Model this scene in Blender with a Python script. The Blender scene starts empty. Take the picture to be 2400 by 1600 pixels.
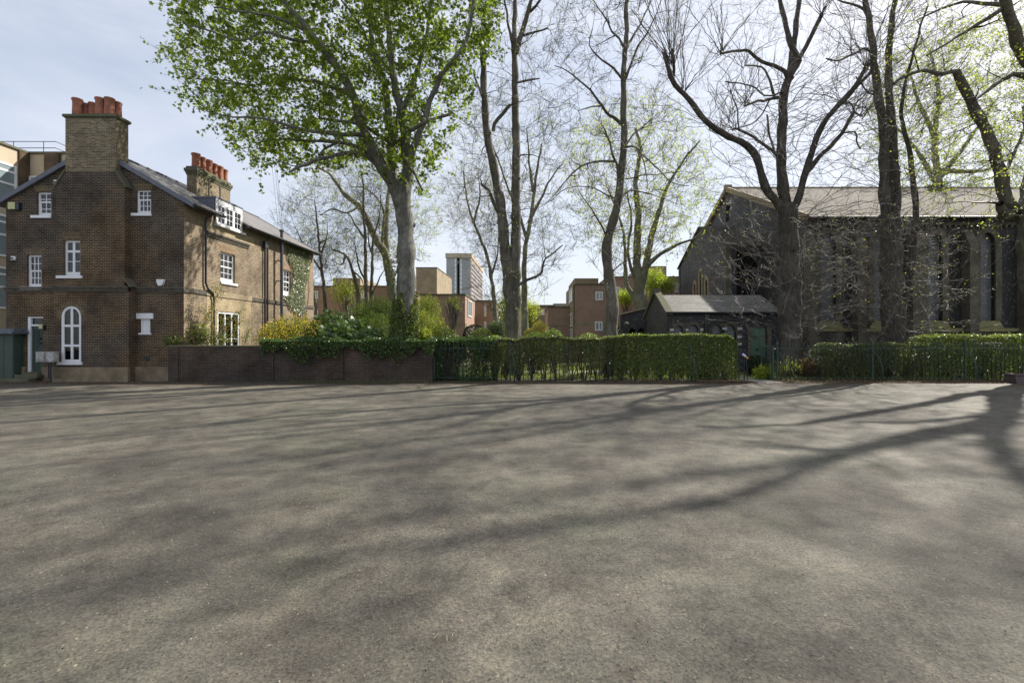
import bpy, math, random
import numpy as np
from mathutils import Vector, Matrix
from mathutils.geometry import tessellate_polygon
R = math.radians
F = 1100.0; CX = 1245.0; CY = 790.0; EYE = 2.05      # focal length and principal point in 2400 px units
scene = bpy.context.scene
COL = scene.collection
rng = np.random.default_rng(7)
rnd = random.Random(11)

def A(px, py, Y):            # measured position in the photo + distance -> metres
    return ((px-CX)/F*Y, Y, EYE-(py-CY)/F*Y)
def X_(px, Y): return (px-CX)/F*Y
def Z_(py, Y): return EYE-(py-CY)/F*Y

# ------------------------------------------------------------------ materials
def newmat(name):
    m = bpy.data.materials.new(name); m.use_nodes = True
    nt = m.node_tree; nt.nodes.clear()
    out = nt.nodes.new('ShaderNodeOutputMaterial')
    b = nt.nodes.new('ShaderNodeBsdfPrincipled')
    nt.links.new(b.outputs[0], out.inputs[0])
    return m, nt, b, out
def N(nt, t, **kw):
    n = nt.nodes.new(t)
    for k, v in kw.items():
        if k.startswith('i_'):
            n.inputs[k[2:].replace('_', ' ')].default_value = v
        else: setattr(n, k, v)
    return n
def L(nt, a, b): nt.links.new(a, b)
def rgba(c): return (c[0], c[1], c[2], 1.0)
def noise(nt, vec, scale, detail=4, rough=.6):
    n = N(nt, 'ShaderNodeTexNoise'); n.inputs['Scale'].default_value = scale
    n.inputs['Detail'].default_value = detail; n.inputs['Roughness'].default_value = rough
    if vec is not None: L(nt, vec, n.inputs['Vector'])
    return n
def ramp(nt, fac, stops):
    r = N(nt, 'ShaderNodeValToRGB'); e = r.color_ramp.elements
    while len(e) < len(stops): e.new(.5)
    for i, (p, c) in enumerate(stops):
        e[i].position = p; e[i].color = rgba(c) if len(c) == 3 else c
    L(nt, fac, r.inputs[0]); return r
def mix(nt, fac, a, b, mode='MIX'):
    m = N(nt, 'ShaderNodeMix', data_type='RGBA', blend_type=mode)
    for i, v in ((0, fac), (6, a), (7, b)):
        if hasattr(v, 'is_output'): L(nt, v, m.inputs[i])
        else: m.inputs[i].default_value = v if i == 0 else rgba(v)
    return m.outputs[2]
def bump(nt, b, h, strength, dist=.02):
    n = N(nt, 'ShaderNodeBump'); n.inputs['Strength'].default_value = strength
    n.inputs['Distance'].default_value = dist
    L(nt, h, n.inputs['Height']); L(nt, n.outputs[0], b.inputs['Normal'])

def coords(nt, mode='sum', sc=(1, 1)):
    tc = N(nt, 'ShaderNodeTexCoord'); g = N(nt, 'ShaderNodeNewGeometry')
    s = N(nt, 'ShaderNodeSeparateXYZ'); L(nt, g.outputs['Position'], s.inputs[0])
    c = N(nt, 'ShaderNodeCombineXYZ')
    if mode == 'sum':
        a = N(nt, 'ShaderNodeMath', operation='ADD'); L(nt, s.outputs[0], a.inputs[0]); L(nt, s.outputs[1], a.inputs[1]); u = a.outputs[0]
    else: u = s.outputs[{'x': 0, 'y': 1}[mode]]
    m1 = N(nt, 'ShaderNodeMath', operation='MULTIPLY'); L(nt, u, m1.inputs[0]); m1.inputs[1].default_value = sc[0]
    m2 = N(nt, 'ShaderNodeMath', operation='MULTIPLY'); L(nt, s.outputs[2], m2.inputs[0]); m2.inputs[1].default_value = sc[1]
    L(nt, m1.outputs[0], c.inputs[0]); L(nt, m2.outputs[0], c.inputs[1])
    return c.outputs[0], g.outputs['Position'], s

def brick(name, c1, c2, mortar, w=.225, h=.075, ms=.011, dirt=(.35, .3, .25), dirt_amt=.5, mode='sum', rough=.9, blotch=None, streak=.5):
    m, nt, b, _ = newmat(name)
    uv, pos, s = coords(nt, mode)
    t = N(nt, 'ShaderNodeTexBrick'); L(nt, uv, t.inputs['Vector'])
    t.inputs['Color1'].default_value = rgba(c1); t.inputs['Color2'].default_value = rgba(c2)
    t.inputs['Mortar'].default_value = rgba(mortar); t.inputs['Scale'].default_value = 1
    t.inputs['Mortar Size'].default_value = ms; t.inputs['Mortar Smooth'].default_value = .25
    t.inputs['Brick Width'].default_value = w; t.inputs['Row Height'].default_value = h; t.inputs['Bias'].default_value = .1
    n1 = noise(nt, pos, .9, 5, .65); n2 = noise(nt, pos, 9, 3, .6)
    r1 = ramp(nt, n1.outputs[0], [(.32, dirt), (.62, (1, 1, 1))])
    col = mix(nt, dirt_amt, t.outputs[0], r1.outputs[0], 'MULTIPLY')
    if blotch:
        n3 = noise(nt, pos, .35, 3, .5); r3 = ramp(nt, n3.outputs[0], [(.45, (0, 0, 0)), (.62, (1, 1, 1))])
        col = mix(nt, r3.outputs[0], col, mix(nt, 1.0, col, blotch, 'MULTIPLY'))
    r2 = ramp(nt, n2.outputs[0], [(.3, (.6, .6, .6)), (.7, (1.25, 1.2, 1.15))])
    col = mix(nt, streak, col, r2.outputs[0], 'MULTIPLY')
    L(nt, col, b.inputs['Base Color']); b.inputs['Roughness'].default_value = rough
    b.inputs['Specular IOR Level'].default_value = .25
    inv = N(nt, 'ShaderNodeMath', operation='SUBTRACT'); inv.inputs[0].default_value = 1; L(nt, t.outputs['Fac'], inv.inputs[1])
    bump(nt, b, inv.outputs[0], .5, .008)
    return m

def noisy(name, c1, c2, scale=6, rough=.85, bmp=.2, dist=.01, detail=6, spec=.3, metal=0, stretch=None, c3=None, s3=.7):
    m, nt, b, _ = newmat(name)
    g = N(nt, 'ShaderNodeNewGeometry'); vec = g.outputs['Position']
    if stretch:
        mp = N(nt, 'ShaderNodeMapping'); mp.inputs['Scale'].default_value = stretch; L(nt, vec, mp.inputs[0]); vec = mp.outputs[0]
    n = noise(nt, vec, scale, detail, .65)
    r = ramp(nt, n.outputs[0], [(.33, c1), (.67, c2)]); col = r.outputs[0]
    if c3:
        n3 = noise(nt, g.outputs['Position'], s3, 4, .6); r3 = ramp(nt, n3.outputs[0], [(.42, (0, 0, 0)), (.62, (1, 1, 1))])
        col = mix(nt, r3.outputs[0], col, c3)
    L(nt, col, b.inputs['Base Color']); b.inputs['Roughness'].default_value = rough
    b.inputs['Specular IOR Level'].default_value = spec; b.inputs['Metallic'].default_value = metal
    if bmp: bump(nt, b, n.outputs[0], bmp, dist)
    return m

def leafmat(name, c1, c2, c3=None, trans=.45, rough=.45, spec=.35):
    m, nt, b, out = newmat(name)
    g = N(nt, 'ShaderNodeNewGeometry')
    st = [(0, c1), (1, c2)] if c3 is None else [(0, c1), (.8, c2), (1, c3)]
    r = ramp(nt, g.outputs['Random Per Island'], st)
    L(nt, r.outputs[0], b.inputs['Base Color']); b.inputs['Roughness'].default_value = rough
    b.inputs['Specular IOR Level'].default_value = spec
    t = N(nt, 'ShaderNodeBsdfTranslucent')
    tc = mix(nt, 1.0, r.outputs[0], (1.4, 1.6, .55), 'MULTIPLY'); L(nt, tc, t.inputs[0])
    ms = N(nt, 'ShaderNodeMixShader'); ms.inputs[0].default_value = trans
    L(nt, b.outputs[0], ms.inputs[1]); L(nt, t.outputs[0], ms.inputs[2]); L(nt, ms.outputs[0], out.inputs[0])
    return m

def glassmat():
    m, nt, b, out = newmat('window_glass')
    nt.nodes.remove(b)
    t = N(nt, 'ShaderNodeBsdfTransparent'); t.inputs[0].default_value = (.8, .85, .85, 1)
    g = N(nt, 'ShaderNodeBsdfGlossy'); g.inputs['Roughness'].default_value = .03
    ge = N(nt, 'ShaderNodeNewGeometry'); nn = noise(nt, ge.outputs['Position'], 1.7, 2)
    bp = N(nt, 'ShaderNodeBump'); bp.inputs['Strength'].default_value = .25; bp.inputs['Distance'].default_value = .03
    L(nt, nn.outputs[0], bp.inputs['Height']); L(nt, bp.outputs[0], g.inputs['Normal'])
    f = N(nt, 'ShaderNodeFresnel'); f.inputs[0].default_value = 1.7
    ms = N(nt, 'ShaderNodeMixShader'); L(nt, f.outputs[0], ms.inputs[0])
    L(nt, t.outputs[0], ms.inputs[1]); L(nt, g.outputs[0], ms.inputs[2]); L(nt, ms.outputs[0], out.inputs[0])
    return m

def asphalt():
    m, nt, b, _ = newmat('asphalt')
    g = N(nt, 'ShaderNodeNewGeometry'); P = g.outputs['Position']
    big = noise(nt, P, .28, 5, .6); mid = noise(nt, P, .75, 8, .72); fine = noise(nt, P, 42, 6, .85)
    vor = N(nt, 'ShaderNodeTexVoronoi'); vor.inputs['Scale'].default_value = 55; L(nt, P, vor.inputs['Vector'])
    col = ramp(nt, big.outputs[0], [(.36, (.088, .08, .064)), (.5, (.136, .124, .1)), (.64, (.108, .107, .08))]).outputs[0]
    brown = ramp(nt, mid.outputs[0], [(.42, (0, 0, 0)), (.75, (.75, .75, .75))]).outputs[0]
    col = mix(nt, brown, col, (.075, .06, .047))
    moss = noise(nt, P, .6, 4, .6)
    mr = ramp(nt, moss.outputs[0], [(.55, (0, 0, 0)), (.75, (.6, .6, .6))]).outputs[0]
    col = mix(nt, mr, col, (.105, .108, .068))
    pt = noise(nt, P, 2.3, 7, .75); pr = ramp(nt, pt.outputs[0], [(.3, (.45, .43, .41)), (.5, (.95, .95, .95)), (.7, (1.4, 1.37, 1.3))]).outputs[0]
    col = mix(nt, .95, col, pr, 'MULTIPLY')
    sxyz = N(nt, 'ShaderNodeSeparateXYZ'); L(nt, P, sxyz.inputs[0])
    ad = N(nt, 'ShaderNodeMath', operation='MULTIPLY_ADD'); L(nt, mid.outputs[0], ad.inputs[0]); ad.inputs[1].default_value = 5.0; L(nt, sxyz.outputs[1], ad.inputs[2])
    mr2 = N(nt, 'ShaderNodeMapRange'); L(nt, ad.outputs[0], mr2.inputs[0]); mr2.inputs[1].default_value = 22.0; mr2.inputs[2].default_value = 23.2
    col = mix(nt, mr2.outputs[0], col, (.085, .062, .045))
    fr = ramp(nt, fine.outputs[0], [(.36, (.25, .25, .25)), (.5, (1, 1, 1)), (.66, (1.7, 1.68, 1.6))]).outputs[0]
    col = mix(nt, .8, col, fr, 'MULTIPLY')
    vr = ramp(nt, vor.outputs['Color'], [(.0, (.3, .3, .3)), (.14, (.75, .75, .75)), (.5, (1, 1, 1)), (.93, (1.15, 1.15, 1.1)), (.97, (2.6, 2.5, 2.4))]).outputs[0]
    col = mix(nt, .75, col, vr, 'MULTIPLY')
    L(nt, col, b.inputs['Base Color']); b.inputs['Roughness'].default_value = .8
    b.inputs['Specular IOR Level'].default_value = .35
    a = N(nt, 'ShaderNodeMath', operation='ADD'); L(nt, fine.outputs[0], a.inputs[0]); L(nt, vor.outputs['Distance'], a.inputs[1])
    bump(nt, b, a.outputs[0], .5, .007)
    return m

def flint(name, dark, light, mort):
    m, nt, b, _ = newmat(name)
    g = N(nt, 'ShaderNodeNewGeometry'); P = g.outputs['Position']
    v = N(nt, 'ShaderNodeTexVoronoi'); v.inputs['Scale'].default_value = 9; L(nt, P, v.inputs['Vector'])
    sp = N(nt, 'ShaderNodeSeparateColor'); L(nt, v.outputs['Color'], sp.inputs[0])
    c = ramp(nt, sp.outputs[0], [(0, dark), (.7, tuple(x*1.6 for x in dark)), (.88, light), (1, light)]).outputs[0]
    e = ramp(nt, v.outputs['Distance'], [(.35, (0, 0, 0)), (.6, (1, 1, 1))]).outputs[0]
    c = mix(nt, e, c, mort)
    n = noise(nt, P, .8, 4); nr = ramp(nt, n.outputs[0], [(.3, (.6, .6, .6)), (.7, (1.3, 1.3, 1.3))]).outputs[0]
    c = mix(nt, .8, c, nr, 'MULTIPLY')
    L(nt, c, b.inputs['Base Color']); b.inputs['Roughness'].default_value = .7
    bump(nt, b, v.outputs['Distance'], .6, .03)
    return m

def bark(name, c1, c2, c3, sc=(9, 9, 1.6), bmp=.9, green=None):
    m, nt, b, _ = newmat(name)
    g = N(nt, 'ShaderNodeNewGeometry'); P = g.outputs['Position']
    mp = N(nt, 'ShaderNodeMapping'); mp.inputs['Scale'].default_value = sc; L(nt, P, mp.inputs[0])
    n = noise(nt, mp.outputs[0], 1.4, 6, .7)
    c = ramp(nt, n.outputs[0], [(.3, c1), (.5, c2), (.68, c3)]).outputs[0]
    n2 = noise(nt, P, 1.3, 4); r2 = ramp(nt, n2.outputs[0], [(.4, (.65, .65, .65)), (.6, (1.2, 1.2, 1.2))]).outputs[0]
    c = mix(nt, .8, c, r2, 'MULTIPLY')
    if green:
        n3 = noise(nt, P, .9, 4); r3 = ramp(nt, n3.outputs[0], [(.45, (0, 0, 0)), (.65, (.7, .7, .7))]).outputs[0]
        c = mix(nt, r3, c, green)
    L(nt, c, b.inputs['Base Color']); b.inputs['Roughness'].default_value = .8; b.inputs['Specular IOR Level'].default_value = .3
    bump(nt, b, n.outputs[0], bmp, .04)
    return m

M = {}
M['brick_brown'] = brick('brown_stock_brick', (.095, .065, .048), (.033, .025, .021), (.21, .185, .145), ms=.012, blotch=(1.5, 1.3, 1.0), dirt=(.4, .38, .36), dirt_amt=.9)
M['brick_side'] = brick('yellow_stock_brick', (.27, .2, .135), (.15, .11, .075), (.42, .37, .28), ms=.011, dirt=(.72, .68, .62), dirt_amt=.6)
M['brick_pale'] = brick('cream_cleaned_brick', (.46, .38, .25), (.40, .32, .20), (.46, .40, .29), ms=.008, dirt=(.75, .7, .6), dirt_amt=.6)
M['brick_stack'] = brick('chimney_brick', (.30, .235, .145), (.115, .09, .062), (.34, .3, .22), ms=.011, dirt=(.5, .5, .45), dirt_amt=.7)
M['brick_wall'] = brick('sooty_red_brick', (.07, .049, .037), (.036, .028, .024), (.13, .115, .095), ms=.011, dirt=(.4, .38, .36), dirt_amt=.8, blotch=(1.5, 1.3, 1.2))
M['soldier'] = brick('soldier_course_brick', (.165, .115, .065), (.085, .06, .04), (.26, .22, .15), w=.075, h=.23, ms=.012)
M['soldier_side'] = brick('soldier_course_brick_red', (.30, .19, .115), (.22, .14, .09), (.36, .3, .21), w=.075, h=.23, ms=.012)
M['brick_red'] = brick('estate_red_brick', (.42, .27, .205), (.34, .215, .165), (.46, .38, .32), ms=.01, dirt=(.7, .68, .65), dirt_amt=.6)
M['brick_tan'] = brick('estate_tan_brick', (.36, .29, .19), (.3, .24, .155), (.38, .34, .27), ms=.01)
M['brick_gault'] = brick('pale_church_brick', (.17, .155, .12), (.105, .096, .076), (.25, .23, .19), ms=.013, dirt=(.45, .45, .42), dirt_amt=.9)
M['render'] = noisy('stained_render', (.20, .155, .1), (.29, .235, .16), 2.2, .9, .15, c3=(.16, .12, .08), s3=1.2)
M['white'] = noisy('white_paint', (.74, .74, .76), (.82, .82, .84), 4, .4, .03, spec=.4)
M['lead'] = noisy('lead_sheet', (.11, .12, .15), (.16, .17, .205), 3, .55, .1)
M['slate'] = brick('grey_slates', (.215, .205, .2), (.16, .155, .155), (.09, .09, .09), w=.3, h=.13, ms=.007, mode='y', dirt=(.6, .58, .55), rough=.6)
M['slate_church'] = brick('vestry_slates', (.2, .195, .175), (.13, .13, .12), (.045, .045, .045), w=.4, h=.13, ms=.012, mode='x', dirt=(.6, .58, .5), rough=.65)
M['tile_church'] = brick('church_roof_tiles', (.12, .103, .078), (.083, .072, .057), (.054, .048, .039), w=.25, h=.085, ms=.008, mode='x', dirt=(.7, .66, .6), dirt_amt=.8)
M['pot'] = noisy('terracotta', (.30, .12, .075), (.42, .165, .1), 5, .75, .12, c3=(.24, .11, .08), s3=3)
M['stone_dark'] = noisy('mossy_cap_stone', (.085, .082, .066), (.17, .155, .115), 7, .95, .35, c3=(.11, .115, .06), s3=2)
M['stone_band'] = noisy('sooty_band', (.06, .055, .045), (.12, .105, .08), 5, .9, .2)
M['stone_yellow'] = noisy('buff_stone', (.27, .22, .14), (.38, .31, .21), 4, .9, .2)
M['stone_moss'] = noisy('mossy_sill_stone', (.2, .19, .08), (.33, .3, .16), 4, .9, .2)
M['black_iron'] = noisy('black_painted_iron', (.018, .019, .024), (.03, .032, .04), 6, .45, .05, spec=.5)
M['blue_iron'] = noisy('bluegrey_flue', (.05, .058, .075), (.08, .09, .11), 6, .45, .05, spec=.5)
M['green_door'] = noisy('green_gloss_paint', (.036, .06, .046), (.048, .076, .058), 3, .45, .03, spec=.5)
M['green_church'] = noisy('church_green_paint', (.09, .17, .11), (.12, .21, .14), 3, .6, .03)
M['green_iron'] = noisy('green_railing_paint', (.026, .055, .042), (.045, .085, .065), 12, .5, .1, spec=.45)
M['curtain'] = noisy('white_curtain', (.55, .55, .55), (.72, .72, .72), 3, .9, .1, stretch=(9, 9, .4))
M['glass'] = glassmat()
M['dark'] = noisy('dark_interior', (.01, .01, .01), (.02, .02, .02), 2, .9, 0)
M['leadlight'] = brick('leaded_church_glass', (.24, .255, .28), (.18, .195, .22), (.09, .09, .09), w=.14, h=.16, ms=.012, rough=.3, dirt_amt=.3)
M['flint'] = flint('knapped_flint', (.02, .02, .022), (.13, .13, .13), (.034, .032, .03))
M['flint_mid'] = flint('flint_gable', (.032, .032, .034), (.14, .14, .14), (.055, .055, .055))
M['white_stone'] = noisy('white_block', (.4, .39, .37), (.5, .49, .46), 5, .9, .1)
M['concrete'] = noisy('tower_concrete', (.30, .31, .33), (.38, .39, .41), .3, .9, .0)
M['concrete_pink'] = noisy('tower_pink_panel', (.46, .37, .35), (.56, .46, .43), .3, .9, .0)
M['panel_beige'] = noisy('beige_panel', (.42, .35, .25), (.5, .42, .31), 1, .9, .05)
M['postbox'] = noisy('weathered_white_metal', (.36, .35, .33), (.55, .54, .52), 8, .6, .1, c3=(.28, .26, .22), s3=6)
M['asphalt'] = asphalt()
M['soil'] = noisy('brown_soil', (.042, .03, .021), (.105, .078, .055), 5, .95, .6, .03, c3=(.06, .062, .028), s3=.8)
M['grass'] = noisy('grass_ground', (.055, .075, .02), (.12, .14, .045), 3, .95, .5, .04, c3=(.08, .065, .04), s3=.6)
M['moss'] = noisy('moss_green', (.06, .085, .015), (.1, .12, .03), 12, .95, .4, .02)
M['path'] = noisy('pale_path', (.3, .28, .25), (.4, .37, .33), 5, .9, .2)
M['bark_grey'] = bark('grey_plane_bark', (.075, .072, .06), (.15, .144, .122), (.23, .222, .19), (7, 7, 2.4), .9)
M['bark_dark'] = bark('dark_lime_bark', (.03, .026, .02), (.08, .069, .056), (.135, .12, .098), (11, 11, 1.2), 1.0)
M['bark_mid'] = bark('furrowed_bark', (.055, .049, .038), (.14, .126, .098), (.225, .205, .165), (11, 11, 1.3), 1.0, green=(.08, .078, .045))
M['bark_pale'] = bark('pale_plane_bark', (.14, .14, .10), (.23, .225, .165), (.33, .32, .25), (3, 3, 1.5), .5, green=(.15, .15, .08))
M['twig'] = noisy('twig_bark', (.11, .095, .08), (.2, .175, .145), 5, .65, 0, spec=.4)
M['shoot'] = noisy('lime_shoot_bark', (.17, .15, .13), (.3, .27, .24), 5, .6, 0, spec=.5)
M['twig_dark'] = noisy('dark_twig_bark', (.03, .024, .021), (.05, .042, .036), 5, .6, 0, spec=.25)
M['twig_pale'] = noisy('pale_twig_bark', (.13, .12, .085), (.2, .185, .13), 5, .7, 0)
M['leaf_maple'] = leafmat('spring_plane_leaves', (.085, .115, .02), (.18, .225, .04), (.32, .35, .09), .57)
M['leaf_bud'] = leafmat('young_lime_leaves', (.28, .31, .07), (.38, .42, .11), None, .5)
M['leaf_small'] = leafmat('unfolding_leaves', (.24, .25, .075), (.36, .37, .11), (.44, .46, .13), .55)
M['leaf_hedge'] = leafmat('privet_leaves', (.09, .118, .034), (.19, .225, .07), (.29, .325, .15), .4, .35, .6)
M['leaf_hedge_dull'] = leafmat('dull_box_leaves', (.085, .1, .04), (.16, .175, .07), (.22, .22, .11), .35, .4, .5)  # box hedge leaves, a duller green than the privet
M['leaf_ivy'] = leafmat('ivy_leaves', (.04, .075, .022), (.09, .15, .038), (.16, .23, .07), .3, .3, .7)
M['leaf_ivy_pale'] = leafmat('variegated_ivy_leaves', (.16, .19, .12), (.28, .31, .21), (.06, .08, .04), .2, .35, .6)
M['leaf_fatsia'] = leafmat('glossy_shrub_leaves', (.05, .085, .03), (.1, .155, .05), (.17, .24, .08), .3, .38, .6)
M['leaf_yellow'] = leafmat('yellow_blossom', (.5, .36, .05), (.62, .42, .06), (.3, .3, .08), .45)
M['leaf_orange'] = leafmat('orange_blossom', (.42, .2, .03), (.5, .3, .05), (.16, .2, .05), .4)
M['leaf_lime'] = leafmat('yellow_green_leaves', (.24, .28, .045), (.38, .43, .09), None, .45)
M['leaf_green'] = leafmat('mid_green_leaves', (.09, .135, .035), (.17, .22, .055), (.24, .29, .09), .4)
M['leaf_dark'] = leafmat('dark_evergreen_leaves', (.018, .035, .014), (.035, .06, .02), None, .2)
M['leaf_blue'] = leafmat('blue_blossom', (.1, .12, .12), (.2, .22, .3), (.06, .08, .05), .3)
M['leaf_gold'] = leafmat('golden_conifer', (.32, .27, .08), (.46, .38, .13), None, .4)
M['leaf_red'] = leafmat('russet_leaves', (.14, .07, .045), (.2, .12, .07), (.1, .1, .04), .4)
M['leaf_dead'] = leafmat('dead_leaves', (.12, .065, .04), (.24, .15, .1), (.35, .27, .22), .1, .8)
M['trough'] = noisy('purplish_stone_trough', (.1, .075, .075), (.16, .125, .12), 6, .9, .3)
M['debris'] = leafmat('pale_debris', (.18, .14, .09), (.36, .3, .2), (.03, .025, .02), .0, .9)
M['blue_plastic'] = noisy('blue_white_card', (.5, .55, .75), (.7, .74, .85), 20, .5, 0)
M['orange_plastic'] = noisy('orange_card', (.7, .28, .06), (.8, .33, .08), 20, .5, 0)
M['yellow_lamp'] = noisy('yellowed_lamp_cover', (.45, .46, .22), (.6, .6, .32), 12, .5, .1)

# ------------------------------------------------------------------ object helpers
def tag(o, label=None, cat=None, group=None, kind=None):
    if label: o['label'] = label
    if cat: o['category'] = cat
    if group: o['group'] = group
    if kind: o['kind'] = kind
    return o
def thing(name, label, cat, loc, group=None):
    o = bpy.data.objects.new(name, None); COL.objects.link(o); o.location = loc
    o.empty_display_size = .3
    return tag(o, label, cat, group)
def worldloc(o):
    v = Vector((0, 0, 0))
    while o is not None: v += o.location; o = o.parent
    return v
def link(name, me, mat, parent=None, origin=None, smooth=False):
    me.materials.append(mat if not isinstance(mat, str) else M[mat])
    o = bpy.data.objects.new(name, me); COL.objects.link(o)
    base = worldloc(parent) if parent is not None else Vector((0, 0, 0))
    if origin is None: origin = base
    origin = Vector(origin)
    me.transform(Matrix.Translation(-origin))
    if parent is not None: o.parent = parent
    o.location = origin-base
    if smooth: me.polygons.foreach_set('use_smooth', [True]*len(me.polygons))
    return o

class MB:
    def __init__(s): s.v = []; s.f = []
    def add(s, vs, fs):
        b = len(s.v); s.v += [tuple(p) for p in vs]; s.f += [tuple(b+i for i in f) for f in fs]; return s
    def box(s, x0, x1, y0, y1, z0, z1):
        return s.add([(x0, y0, z0), (x1, y0, z0), (x1, y1, z0), (x0, y1, z0), (x0, y0, z1), (x1, y0, z1), (x1, y1, z1), (x0, y1, z1)],
                     [(0, 3, 2, 1), (4, 5, 6, 7), (0, 1, 5, 4), (1, 2, 6, 5), (2, 3, 7, 6), (3, 0, 4, 7)])
    def obox(s, fr, a0, a1, b0, b1, c0, c1):       # frame fr=(o,u,v,n)
        o, u, v, n = fr
        P = lambda a, b, c: tuple(o[i]+u[i]*a+v[i]*b+n[i]*c for i in range(3))
        return s.add([P(a0, b0, c0), P(a1, b0, c0), P(a1, b1, c0), P(a0, b1, c0), P(a0, b0, c1), P(a1, b0, c1), P(a1, b1, c1), P(a0, b1, c1)],
                     [(0, 3, 2, 1), (4, 5, 6, 7), (0, 1, 5, 4), (1, 2, 6, 5), (2, 3, 7, 6), (3, 0, 4, 7)])
    def prism(s, fr, poly, c0, c1):
        o, u, v, n = fr
        P = lambda a, b, c: tuple(o[i]+u[i]*a+v[i]*b+n[i]*c for i in range(3))
        k = len(poly); vs = [P(a, b, c1) for a, b in poly]+[P(a, b, c0) for a, b in poly]
        tr = tessellate_polygon([[Vector((a, b, 0)) for a, b in poly]])
        fs = [tuple(t) for t in tr]+[tuple(k+i for i in reversed(t)) for t in tr]
        fs += [(i, (i+1) % k, k+(i+1) % k, k+i) for i in range(k)]
        return s.add(vs, fs)
    def wall(s, fr, outer, holes, depth, edge=True):
        o, u, v, n = fr
        P = lambda a, b, c: tuple(o[i]+u[i]*a+v[i]*b+n[i]*c for i in range(3))
        loops = [outer]+list(holes)
        tr = tessellate_polygon([[Vector((a, b, 0)) for a, b in l] for l in loops])
        flat = [p for l in loops for p in l]
        s.add([P(a, b, 0) for a, b in flat], [tuple(t) for t in tr])
        for li, l in enumerate(loops):
            if li == 0 and not edge: continue
            k = len(l)
            s.add([P(a, b, 0) for a, b in l]+[P(a, b, -depth) for a, b in l], [(i, (i+1) % k, k+(i+1) % k, k+i) for i in range(k)])
        return s
    def tube(s, pts, rad, n=8, cap=True):
        pts = [Vector(p) for p in pts]; k = len(pts)
        if not hasattr(rad, '__len__'): rad = [rad]*k
        b = len(s.v); ref = None
        for i, p in enumerate(pts):
            d = (pts[min(i+1, k-1)]-pts[max(i-1, 0)]).normalized()
            if ref is None:
                ref = Vector((0, 0, 1)) if abs(d.z) < .9 else Vector((1, 0, 0))
                ref = (ref-d*ref.dot(d)).normalized()
            else:
                ref = ref-d*ref.dot(d); ref = ref.normalized() if ref.length > 1e-6 else d.orthogonal().normalized()
            w = d.cross(ref)
            for j in range(n):
                t = 2*math.pi*j/n; s.v.append(tuple(p+(ref*math.cos(t)+w*math.sin(t))*rad[i]))
        for i in range(k-1):
            for j in range(n):
                a = b+i*n+j; c = b+i*n+(j+1) % n
                s.f.append((a, c, c+n, a+n))
        if cap:
            s.f.append(tuple(b+j for j in reversed(range(n)))); s.f.append(tuple(b+(k-1)*n+j for j in range(n)))
        return s
    def lathe(s, c, prof, n=16):
        b = len(s.v); k = len(prof)
        for r, z in prof:
            for j in range(n):
                t = 2*math.pi*j/n; s.v.append((c[0]+r*math.cos(t), c[1]+r*math.sin(t), c[2]+z))
        for i in range(k-1):
            for j in range(n):
                a = b+i*n+j; d = b+i*n+(j+1) % n; s.f.append((a, d, d+n, a+n))
        return s
    def build(s, name, mat, parent=None, origin=None, smooth=False, bevel=0):
        me = bpy.data.meshes.new(name); me.from_pydata(s.v, [], s.f); me.update()
        o = link(name, me, mat, parent, origin, smooth)
        if bevel:
            md = o.modifiers.new('bevel', 'BEVEL'); md.width = bevel; md.segments = 2; md.limit_method = 'ANGLE'
        return o

def np_poly(verts, k):          # verts (N*k,3): N separate k-gons
    n = len(verts)//k; me = bpy.data.meshes.new('m')
    me.vertices.add(n*k); me.vertices.foreach_set('co', np.ascontiguousarray(verts, dtype=np.float32).ravel())
    me.loops.add(n*k); me.loops.foreach_set('vertex_index', np.arange(n*k, dtype=np.int32))
    me.polygons.add(n); me.polygons.foreach_set('loop_start', np.arange(n, dtype=np.int32)*k)
    me.update(calc_edges=True); me.validate(); return me

T_QUAD = np.array([(0, -.5, 0), (.36, .05, .1), (0, .6, 0), (-.36, .05, .1)])
T_STAR = np.array([(0, -.45, 0), (.2, -.25, .03), (.62, -.15, -.1), (.3, .1, .05), (.42, .5, -.08), (.08, .3, .05), (0, .75, -.1), (-.08, .3, .05), (-.42, .5, -.08), (-.3, .1, .05), (-.62, -.15, -.1), (-.2, -.25, .03)])
T_LONG = np.array([(0, -.1, 0), (.12, .45, .05), (0, 1.1, -.2), (-.12, .45, .05)])
def leaf_verts(C, size, T=T_QUAD, up=.6, jit=.35, outward=None, down=0):
    C = np.asarray(C, float); n = len(C)
    if n == 0: return np.zeros((0, 3))
    nn = rng.normal(size=(n, 3)); nn[:, 2] += up
    if outward is not None: nn += outward
    nn /= np.linalg.norm(nn, axis=1)[:, None]
    a = rng.normal(size=(n, 3)); a[:, 2] -= down; a -= (a*nn).sum(1)[:, None]*nn; a /= np.linalg.norm(a, axis=1)[:, None]
    b = np.cross(nn, a); s = size*(1+rng.uniform(-jit, jit, n))
    V = C[:, None, :]+s[:, None, None]*(T[None, :, 0, None]*b[:, None, :]+T[None, :, 1, None]*a[:, None, :]+T[None, :, 2, None]*nn[:, None, :])
    return V.reshape(-1, 3)
def leaves(name, C, size, mat, parent=None, T=T_QUAD, **kw):
    V = leaf_verts(C, size, T, **kw)
    return link(name, np_poly(V, len(T)), mat, parent)

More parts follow.
